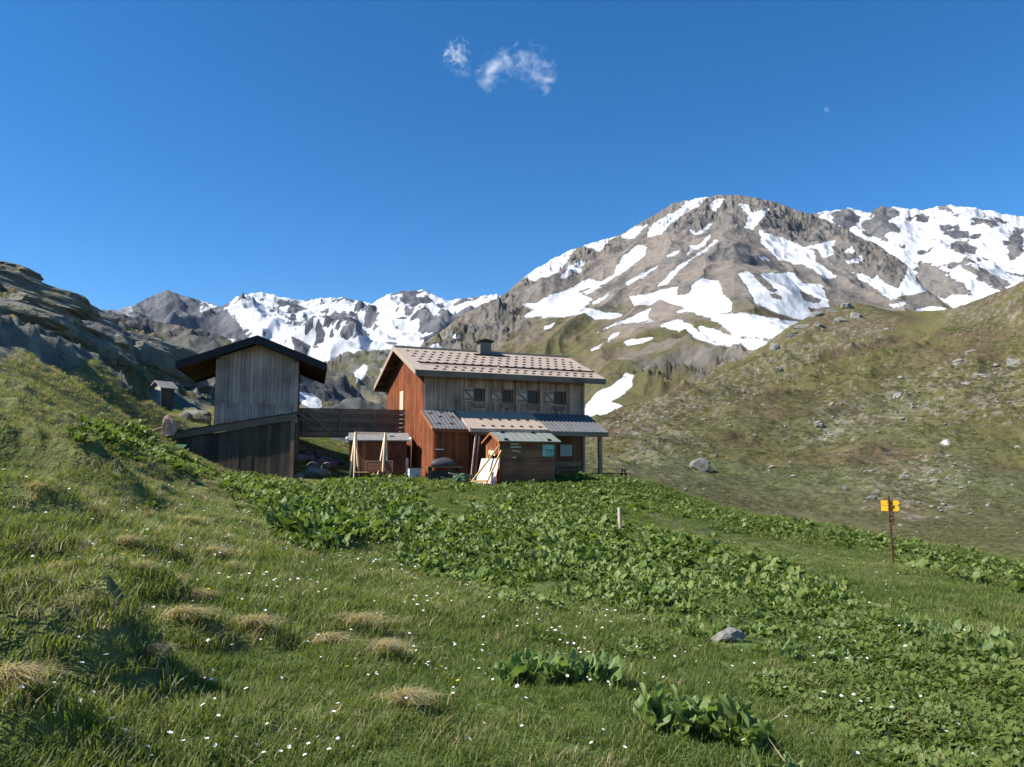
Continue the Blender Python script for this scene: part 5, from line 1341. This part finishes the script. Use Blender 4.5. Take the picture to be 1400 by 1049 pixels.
# --- single dock plants of the near lawn, leaf by leaf
leaf_meshes = []
for i in range(5):
    L = .20 + .028 * i; V, F = leaf_strip(L, L * (.42 + .05 * (i % 3)), rs, cup=.35 - .22 * (i % 3), bend=.08 + .10 * i, wave=.022, nl=9, nw=6)
    me = bpy.data.meshes.new('dock_leaf'); me.from_pydata(V, [], F); me.update(); me.polygons.foreach_set('use_smooth', [True] * len(me.polygons)); me.materials.append(DOCK_NEAR); leaf_meshes.append(me)
STALK = plain('dry_dock_stalk', (.30, .235, .15), .8, 0, .2)
def dock_plant(px_, py_, r0, cl, label, seed, scale=1.0):
    """cl: clumps as offsets across/along with leaf counts"""
    q = random.Random(seed); a_, t_ = azT(px_, py_); x, y = r0 * math.sin(a_), r0 * math.cos(a_)
    t = thing('dock_plant', label, 'plant', (x, y, gz(x, y) - .01), 0)
    for (dx, dy, n) in cl:
        zz = gz(x + dx, y + dy) - gz(x, y)
        for i in range(int(n * 1.7)):
            o = link('leaf', leaf_meshes[q.randrange(5)], t); el = R(q.uniform(42, 88)); az_ = q.uniform(0, 2 * math.pi)
            o.rotation_mode = 'QUATERNION'; o.rotation_quaternion = (Matrix.Rotation(az_, 3, 'Z') @ Matrix.Rotation(-el, 3, 'Y') @ Matrix.Rotation(R(q.uniform(-40, 40)), 3, 'X')).to_quaternion()
            s_ = q.uniform(.45, 1.05) * scale; o.scale = (s_, s_, s_); o.location = (dx + q.gauss(0, .04), dy + q.gauss(0, .04), zz)
    for i in range(3):
        dx, dy, _ = q.choice(cl); zz = gz(x + dx, y + dy) - gz(x, y)
        cyl('dry_stalk', t, STALK, (dx, dy, zz + .04), (dx + q.uniform(-.25, .35), dy + q.uniform(-.1, .3), zz + q.uniform(.03, .26)), .0025, .0015, 5)
    return t
dock_plant(755, 945, 5.85, ((-.28, .02, 14), (-.14, .05, 12), (0, 0, 14), (.13, -.03, 12), (.28, .03, 12), (.38, .06, 8)), 'wide dock plant with upright curled leaves in the near lawn', 1, .92)
dock_plant(950, 1000, 5.05, ((-.25, .06, 12), (-.1, .0, 14), (.05, .05, 14), (.18, -.05, 12), (.3, -.08, 10)), 'big-leaved dock plant with reddish dry stalks at the bottom of the meadow', 2, 1.05)
dock_plant(1310, 890, 10.6, ((-.5, .1, 8), (-.2, 0, 9), (.1, .05, 9), (.4, -.1, 8), (.6, -.1, 6)), 'dock clump by itself in the grass below and right of the signpost', 3, .9)
dock_plant(1110, 930, 8.0, ((-.2, 0, 8), (.1, .05, 8), (.3, -.05, 7)), 'dock plant at the lower right corner of the biggest dock bed', 4, .8)
dock_plant(1060, 1040, 4.7, ((-.1, 0, 7), (.1, .03, 7)), 'small dock plant at the lower picture edge beside the big-leaved one', 5, .5)

# --- pale dry tussocks
TU = [(245,878,6.35,'pale straw tussock with dark shaded foot, left of two alike in the near slope'),(345,884,6.5,'pale straw tussock, right of two alike in the near slope'),(110,838,6.7,'broad straw tussock on the left hummock'),
 (188,792,7.6,'straw tussock above the dark hollow at left'),(15,870,5.6,'straw tussock cut by the left picture edge'),(490,870,7.2,'flat straw patch in the middle of the near lawn'),(525,915,6.3,'small straw tuft below the flat straw patch'),
 (550,1008,4.9,'little straw tuft near the bottom edge of the picture'),(290,728,9.8,'straw tussock high on the slope below the dark shed'),(200,944,5.05,'grey straw wisp beside the big dark hollow'),(315,748,9.3,'thin straw tuft just below the one under the shed'),(75,770,7.9,'straw tussock on the upper left hummock'),(5,985,4.2,'reddish straw tussock in the bottom left corner'),(170,738,8.9,'thin straw tuft above the two shaded hummocks at left'),(45,700,10.8,'straw tuft just below the shaded bank at left'),(235,772,8.1,'small straw tuft halfway down the left slope'),(270,812,7.5,'straw tuft directly above the tussock with the dark foot'),(445,905,6.5,'faint straw tuft left of the flat straw patch'),(130,668,13.0,'straw tuft on the right end of the shaded bank'),(255,690,13.0,'pale straw streak low on the slope left of the dock bed')]
for i, (px_, py_, r_, lb) in enumerate(TU):
    a_, t_ = azT(px_, py_); x, y = r_ * math.sin(a_), r_ * math.cos(a_)
    q = random.Random(900 + i); sz = {5: .40, 2: .32, 0: .26, 1: .25, 6: .24, 8: .24}.get(i, .20)
    V, F = blades(330 if sz > .22 else 210, sz * 1.25, .05, .17, .0050, 1.6, q, seg=4, droop=1.1, comb=(math.radians(-25), .75))
    V = [(vx, vy, vz + (.05 * max(0, 1 - (vx * vx + vy * vy) / (sz * sz)))) for vx, vy, vz in V]
    me = bpy.data.meshes.new('dry_grass_tussock'); me.from_pydata(V, [], F); me.update(); me.materials.append(STRAW_NEAR)
    o = link('dry_grass_tussock', me); o.location = (x, y, gz(x, y) - .01); o.scale = (q.uniform(1.0, 1.5), q.uniform(.7, 1.0), 1); tag(o, lb, 'tussock', 'pale dry grass tussocks')

# --- flowers
def flower_mesh(name, petal, eye, n, rp, h):
    bm = bmesh.new(); mats = []
    def quad(vs, mi):
        f = bm.faces.new([bm.verts.new(v) for v in vs]); f.material_index = mi
    q = random.Random(n)
    for i in range(n):
        a = 2 * math.pi * i / n; w = math.pi / n * .85
        quad([(0, 0, h), (rp * .75 * math.cos(a - w), rp * .75 * math.sin(a - w), h + rp * .25), (rp * math.cos(a), rp * math.sin(a), h + rp * .22), (rp * .75 * math.cos(a + w), rp * .75 * math.sin(a + w), h + rp * .25)], 0)
    quad([(rp * .25 * math.cos(k * math.pi / 2), rp * .25 * math.sin(k * math.pi / 2), h + rp * .13) for k in range(4)], 1)
    for k in range(2): quad([(-.002 * (1 - k), -.002 * k, -.02), (.002 * (1 - k), .002 * k, -.02), (.0015 * (1 - k), .0015 * k, h), (-.0015 * (1 - k), -.0015 * k, h)], 2)
    me = bpy.data.meshes.new(name); bm.to_mesh(me); bm.free()
    for c_ in (petal, eye, GRASS): me.materials.append(c_)
    return me
WHT = plain('white_petals', (.82, .82, .80), .6, 0, .04); YLW = plain('yellow_petals', (.75, .48, .02), .6, 0, .05)
wf_ = [flower_mesh('white_flower', WHT, YLW, 6, .0105, .08), flower_mesh('white_flower', WHT, YLW, 5, .0095, .06), flower_mesh('white_flower', WHT, YLW, 7, .012, .10)]
yf_ = [flower_mesh('yellow_flower', YLW, YLW, 6, .013, .08)]
x, y = polar_pts(40000, 3.6, 26, -34, 30); qx, qy, z = gpx_of(x, y); nz_ = fbm(x / 1.1, y / 1.1, 3, 69); r_ = np.hypot(x, y)
w_ = (.15 + sstep(-.15, .8, nz_) ** 1.5) * np.interp(qx, [0, 200, 450, 700, 900, 1100, 1400], [.45, .8, 1.0, .8, .45, .25, .3]) * np.interp(r_, [3, 8, 14, 26], [1, .8, .45, .15])
sd_ = polys_sdf(qx, qy, ALLB, 12); k_ = (rng.random(len(x)) < w_ * .6) & (sd_ < -2) & (qy < 1060); x, y, z, r_ = x[k_], y[k_], z[k_], r_[k_]
od = np.argsort(r_); x, y, z = x[od], y[od], z[od]
n = len(x); sc = rng.uniform(.8, 1.35, n)
for i in range(min(300, n)):
    o = link('white_flower', wf_[i % 3]); s_ = float(sc[i]); o.location = (x[i], y[i], z[i]); o.scale = (s_, s_, s_)
    o.rotation_euler = (rng.normal(.25, .25), rng.normal(0, .25), rng.uniform(0, 6.28)); tag(o, 'small white flower on a thin stem in the near lawn', 'flower', 'white flowers of the near lawn')
if n > 300:
    s_ = np.stack([sc[300:] * 1.25] * 3, 1)
    scatter('white_flowers', np.stack([x, y, z], 1)[300:], np.stack([rng.normal(.25, .2, n - 300), rng.normal(0, .2, n - 300), rng.uniform(0, 6.28, n - 300)], 1), s_, rng.integers(0, 3, n - 300), np.zeros(n - 300), proto_collection('white_flower_kind', wf_), 'white flowers dotted over the farther lawn', 'flowers')
for i in range(26):
    px_, py_ = rnd.choice(((80, 720), (130, 780), (215, 830), (140, 770), (600, 960), (560, 780), (1250, 850), (20, 620), (1330, 960), (240, 840), (480, 940))); px_ += rnd.gauss(0, 35); py_ += rnd.gauss(0, 16)
    rr0 = float(np.interp(py_, [600, 640, 700, 800, 900, 1049], [19, 15.5, 11.5, 8, 6.3, 4.1])) * (1 + .35 * max(0, (px_ - 700) / 700)); a_, _ = azT(px_, py_); x0_, y0_ = rr0 * math.sin(a_), rr0 * math.cos(a_)
    o = link('yellow_flower', yf_[0]); o.location = (x0_, y0_, gz(x0_, y0_)); s_ = rnd.uniform(.9, 1.4); o.scale = (s_,) * 3; o.rotation_euler = (.2, .1, rnd.uniform(0, 6)); tag(o, 'tiny yellow flower low in the meadow grass', 'flower', 'yellow flowers of the meadow')

# --- stones of the far hillside
bmesh_ = []
for i in range(6):
    o = lump('boulder_kind', None, 'boulder', 1, .75, .6, 500 + i, sub=2, rough=.15, cut=False, sharp=8); bmesh_.append(o.data); bpy.data.objects.remove(o)
N_ = 60000; a_ = np.radians(rng.uniform(3, 36, N_)); r_ = np.exp(rng.uniform(math.log(75), math.log(400), N_)); x, y = r_ * np.sin(a_), r_ * np.cos(a_)
qx, qy, z = gpx_of(x, y)
ROCKY = [[(830,580),(880,560),(960,520),(1040,480),(1120,450),(1185,432),(1210,440),(1160,480),(1080,510),(1000,545),(920,575),(850,595)],[(1140,545),(1220,525),(1300,505),(1400,490),(1400,560),(1330,575),(1260,565),(1200,585),(1110,600)],[(1180,650),(1260,630),(1330,640),(1300,690),(1240,710),(1190,690)],[(830,585),(900,575),(960,600),(900,625),(840,622)]]
w_ = .06 + .9 * sstep(-25, 10, polys_sdf(qx, qy, ROCKY, 30)) * sstep(-.1, .4, fbm(x / 12, y / 12, 3, 72))
k_ = (rng.random(N_) < w_ * .11) & (qx > 815) & (qx < 1420); x, y, z, r_, qx, qy = (v[k_] for v in (x, y, z, r_, qx, qy)); n = len(x)
sz = np.exp(rng.normal(-1.35, .55, n)) * np.clip(r_ / 150, .5, 1.5); ang = sz / r_; od = np.argsort(-ang); big = od[:90]; sm = od[90:]
for i in big:
    o = link('hillside_boulder', bmesh_[int(i) % 6]); s_ = float(min(sz[i], 1.5)); o.scale = (s_, s_ * rnd.uniform(.7, 1.1), s_ * rnd.uniform(.7, 1.1)); o.location = (x[i], y[i], z[i] + .12 * s_); o.rotation_euler = (rnd.uniform(-.2, .2), rnd.uniform(-.2, .2), rnd.uniform(0, 6.28))
    tag(o, 'small weathered boulder scattered on the far grassy hillside', 'rock', 'boulders scattered over the far hillside')
n2_ = len(sm)
scatter('hillside_stones', np.stack([x, y, z], 1)[sm] + np.array([[0, 0, .05]]), np.stack([rng.normal(0, .2, n2_), rng.normal(0, .2, n2_), rng.uniform(0, 6.28, n2_)], 1), np.stack([sz[sm]] * 3, 1), rng.integers(0, 6, n2_), np.zeros(n2_), proto_collection('stone_kind', bmesh_), 'loose grey stones strewn over the far hillside', 'stones')

# --- rough turf of the far hillside
TURF = leaf_mat('rough_alpine_turf', (.078, .084, .028), (.200, .196, .085), .2, .7)
turf = [blade_mesh('turf_clump', TURF, 34, .16, .06, .15, .018, 1.1, rs) for _ in range(4)]
N_ = 60000; a_ = np.radians(rng.uniform(1, 37, N_)); r_ = np.exp(rng.uniform(math.log(60), math.log(330), N_)); x, y = r_ * np.sin(a_), r_ * np.cos(a_)
qx, qy, z = gpx_of(x, y); nz_ = fbm(x / 9, y / 9, 4, 73, .6)
k_ = (rng.random(N_) < np.clip(.45 + .8 * nz_, .05, 1)) & (qx > 800) & (qx < 1440); x, y, z, r_, nz_ = (q_[k_] for q_ in (x, y, z, r_, nz_)); n = len(x)
sc = rng.uniform(1.2, 2.6, n) * np.clip(r_ / 130, .4, 1.9)
scatter('hillside_turf', np.stack([x, y, z], 1), np.stack([rng.normal(0, .15, n), rng.normal(0, .15, n), rng.uniform(0, 6.28, n)], 1), np.stack([sc, sc, sc * .8], 1), rng.integers(0, 4, n), np.clip(.4 + .5 * nz_ + rng.normal(0, .25, n), 0, 1), proto_collection('turf_clump', turf), 'rough olive and brown turf covering the far hillside', 'turf')
OUT = [(1118,452,385),(1140,446,390),(1158,440,398),(1172,452,380),(1120,470,360),(1098,468,362),(1085,482,345),(1060,492,335),(1148,462,372),(1310,512,268),(1345,530,248),(1375,548,222),(1330,500,280),(1388,515,255),(1230,560,200),(1120,588,172),(905,548,250),(935,535,268)]
OWHERE = ['topmost left of the hump','second below the hump crest','just under the hump crest','right end of the hump band','lower middle of the hump band','left middle of the hump band','lower left of the hump band','lowest of the hump band','centre of the hump band','upper one near the right edge','middle one near the right edge','lowest one near the right edge','left one of the right patch','cut by the right edge','below the middle of the slope','low in the green hollow','at the mouth of the gorge','above the gorge mouth']
for i, (px_, py_, r_) in enumerate(OUT):
    a_, t_ = azT(px_, py_); x0_, y0_ = r_ * math.sin(a_), r_ * math.cos(a_); s_ = r_ / 300
    o = slab('rock_outcrop', 'boulder', 2.3 * s_ * rnd.uniform(.6, 1.3), 1.7 * s_, 1.5 * s_ * rnd.uniform(.7, 1.2), 700 + i)
    o.location = (x0_, y0_, gz(x0_, y0_) - .25 * s_); o.rotation_euler = (R(rnd.uniform(-25, 15)), R(rnd.uniform(-30, 20)), R(rnd.uniform(0, 180)))
    tag(o, 'grey rock outcrop on the far hillside, ' + OWHERE[i], 'rock', 'outcrops of the far hillside')
# ------------------------------------------------------------------ clouds and moon
def cloud(name, px_, py_, dist, sx, sz, expr, dens, label):
    d = Vector(ray(px_, py_)).normalized() * dist
    bm = bmesh.new(); bmesh.ops.create_icosphere(bm, subdivisions=3, radius=1.0); me = bpy.data.meshes.new(name); bm.to_mesh(me); bm.free()
    o = link(name, me); o.location = d; o.scale = (sx, sz * .7, sz); o.rotation_euler = (0, 0, -math.atan2(d.x, d.y)); tag(o, label, 'cloud')
    m = bpy.data.materials.new(name + '_vapour'); m.use_nodes = True; t = m.node_tree; t.nodes.clear()
    out = t.nodes.new('ShaderNodeOutputMaterial'); pv = t.nodes.new('ShaderNodeVolumePrincipled'); t.links.new(pv.outputs[0], out.inputs['Volume'])
    pv.inputs['Color'].default_value = (1, 1, 1, 1); pv.inputs['Anisotropy'].default_value = .2
    tc = t.nodes.new('ShaderNodeTexCoord'); sep = t.nodes.new('ShaderNodeSeparateXYZ'); t.links.new(tc.outputs['Object'], sep.inputs[0])
    def mm(op, a, b=None, clamp=False):
        q = t.nodes.new('ShaderNodeMath'); q.operation = op; q.use_clamp = clamp
        for i, v in enumerate((a, b)):
            if v is None: continue
            if isinstance(v, (int, float)): q.inputs[i].default_value = v
            else: t.links.new(v, q.inputs[i])
        return q.outputs[0]
    def nz(s, dt, off=0):
        q = t.nodes.new('ShaderNodeTexNoise'); q.inputs['Scale'].default_value = s; q.inputs['Detail'].default_value = dt; q.inputs['Roughness'].default_value = .65; q.inputs['Distortion'].default_value = .4
        mp = t.nodes.new('ShaderNodeMapping'); mp.inputs['Location'].default_value = (off, off, off); t.links.new(tc.outputs['Object'], mp.inputs[0]); t.links.new(mp.outputs[0], q.inputs['Vector']); return q.outputs[0]
    shape = expr(mm, sep.outputs[0], sep.outputs[1], sep.outputs[2])
    n = nz(3.3, 8, 3.1)
    v = mm('ADD', shape, mm('MULTIPLY', mm('SUBTRACT', n, .5), 3.4))
    v = mm('MULTIPLY', mm('MAXIMUM', v, 0.0), dens)
    t.links.new(v, pv.inputs['Density']); me.materials.append(m)
    return o
def arch(mm, x, y, z):
    zz = mm('ADD', z, .45); rr = mm('SQRT', mm('ADD', mm('MULTIPLY', x, x), mm('MULTIPLY', zz, zz)))
    a = mm('SUBTRACT', .22, mm('ABSOLUTE', mm('SUBTRACT', rr, .72)))
    a = mm('SUBTRACT', a, mm('MULTIPLY', mm('ABSOLUTE', y), .6))
    return mm('SUBTRACT', a, mm('MAXIMUM', mm('MULTIPLY', mm('SUBTRACT', -.35, z), 1.2), 0.0))
def puff(mm, x, y, z):
    r2 = mm('SQRT', mm('ADD', mm('ADD', mm('MULTIPLY', x, x), mm('MULTIPLY', y, y)), mm('MULTIPLY', z, z)))
    return mm('SUBTRACT', .28, mm('MULTIPLY', r2, .75))
K = 4000 / FPX
cloud('cloud', 706, 97, 4000, 54 * K, 46 * K, arch, .019, 'thin arch-shaped white cloud wisp high in the sky')
cloud('cloud', 624, 76, 4000, 24 * K, 27 * K, puff, .042, 'small compact white cloud puff left of the arched wisp')
cloud('cloud', 634, 100, 4000, 17 * K, 12 * K, puff, .022, 'faint little cloud shred just below the compact puff')
bm = bmesh.new(); bmesh.ops.create_uvsphere(bm, u_segments=32, v_segments=16, radius=1); me = bpy.data.meshes.new('moon'); bm.to_mesh(me); bm.free()
me.polygons.foreach_set('use_smooth', [True] * len(me.polygons))
mo = link('moon', me); mo.location = Vector(ray(1130, 150)).normalized() * 20000; s_ = 3.0 * 20000 / FPX; mo.scale = (s_,) * 3; tag(mo, 'faint pale day moon over the right mountains', 'moon')
m = NT('pale_day_moon'); df = m.n.new('ShaderNodeBsdfDiffuse'); df.inputs[0].default_value = (.05, .05, .05, 1); tp_ = m.n.new('ShaderNodeBsdfTransparent'); ad = m.n.new('ShaderNodeAddShader')
m.l(df.outputs[0], ad.inputs[0]); m.l(tp_.outputs[0], ad.inputs[1]); m.l(ad.outputs[0], m.out.inputs[0]); me.materials.append(m.m)

# ------------------------------------------------------------------ mountain air
bm = bmesh.new(); bmesh.ops.create_cube(bm, size=1.0); me = bpy.data.meshes.new('haze'); bm.to_mesh(me); bm.free()
hzb = link('haze', me); hzb.scale = (18000, 18000, 1300); hzb.location = (0, 0, 588); tag(hzb, 'thin bluish mountain air', 'haze', kind='stuff')
hm = bpy.data.materials.new('mountain_air'); hm.use_nodes = True; ht = hm.node_tree; ht.nodes.clear()
ho = ht.nodes.new('ShaderNodeOutputMaterial'); hp = ht.nodes.new('ShaderNodeVolumePrincipled'); ht.links.new(hp.outputs[0], ho.inputs['Volume'])
hp.inputs['Color'].default_value = (.42, .66, 1.0, 1); hp.inputs['Density'].default_value = 1.0e-5; hp.inputs['Anisotropy'].default_value = .2
me.materials.append(hm)
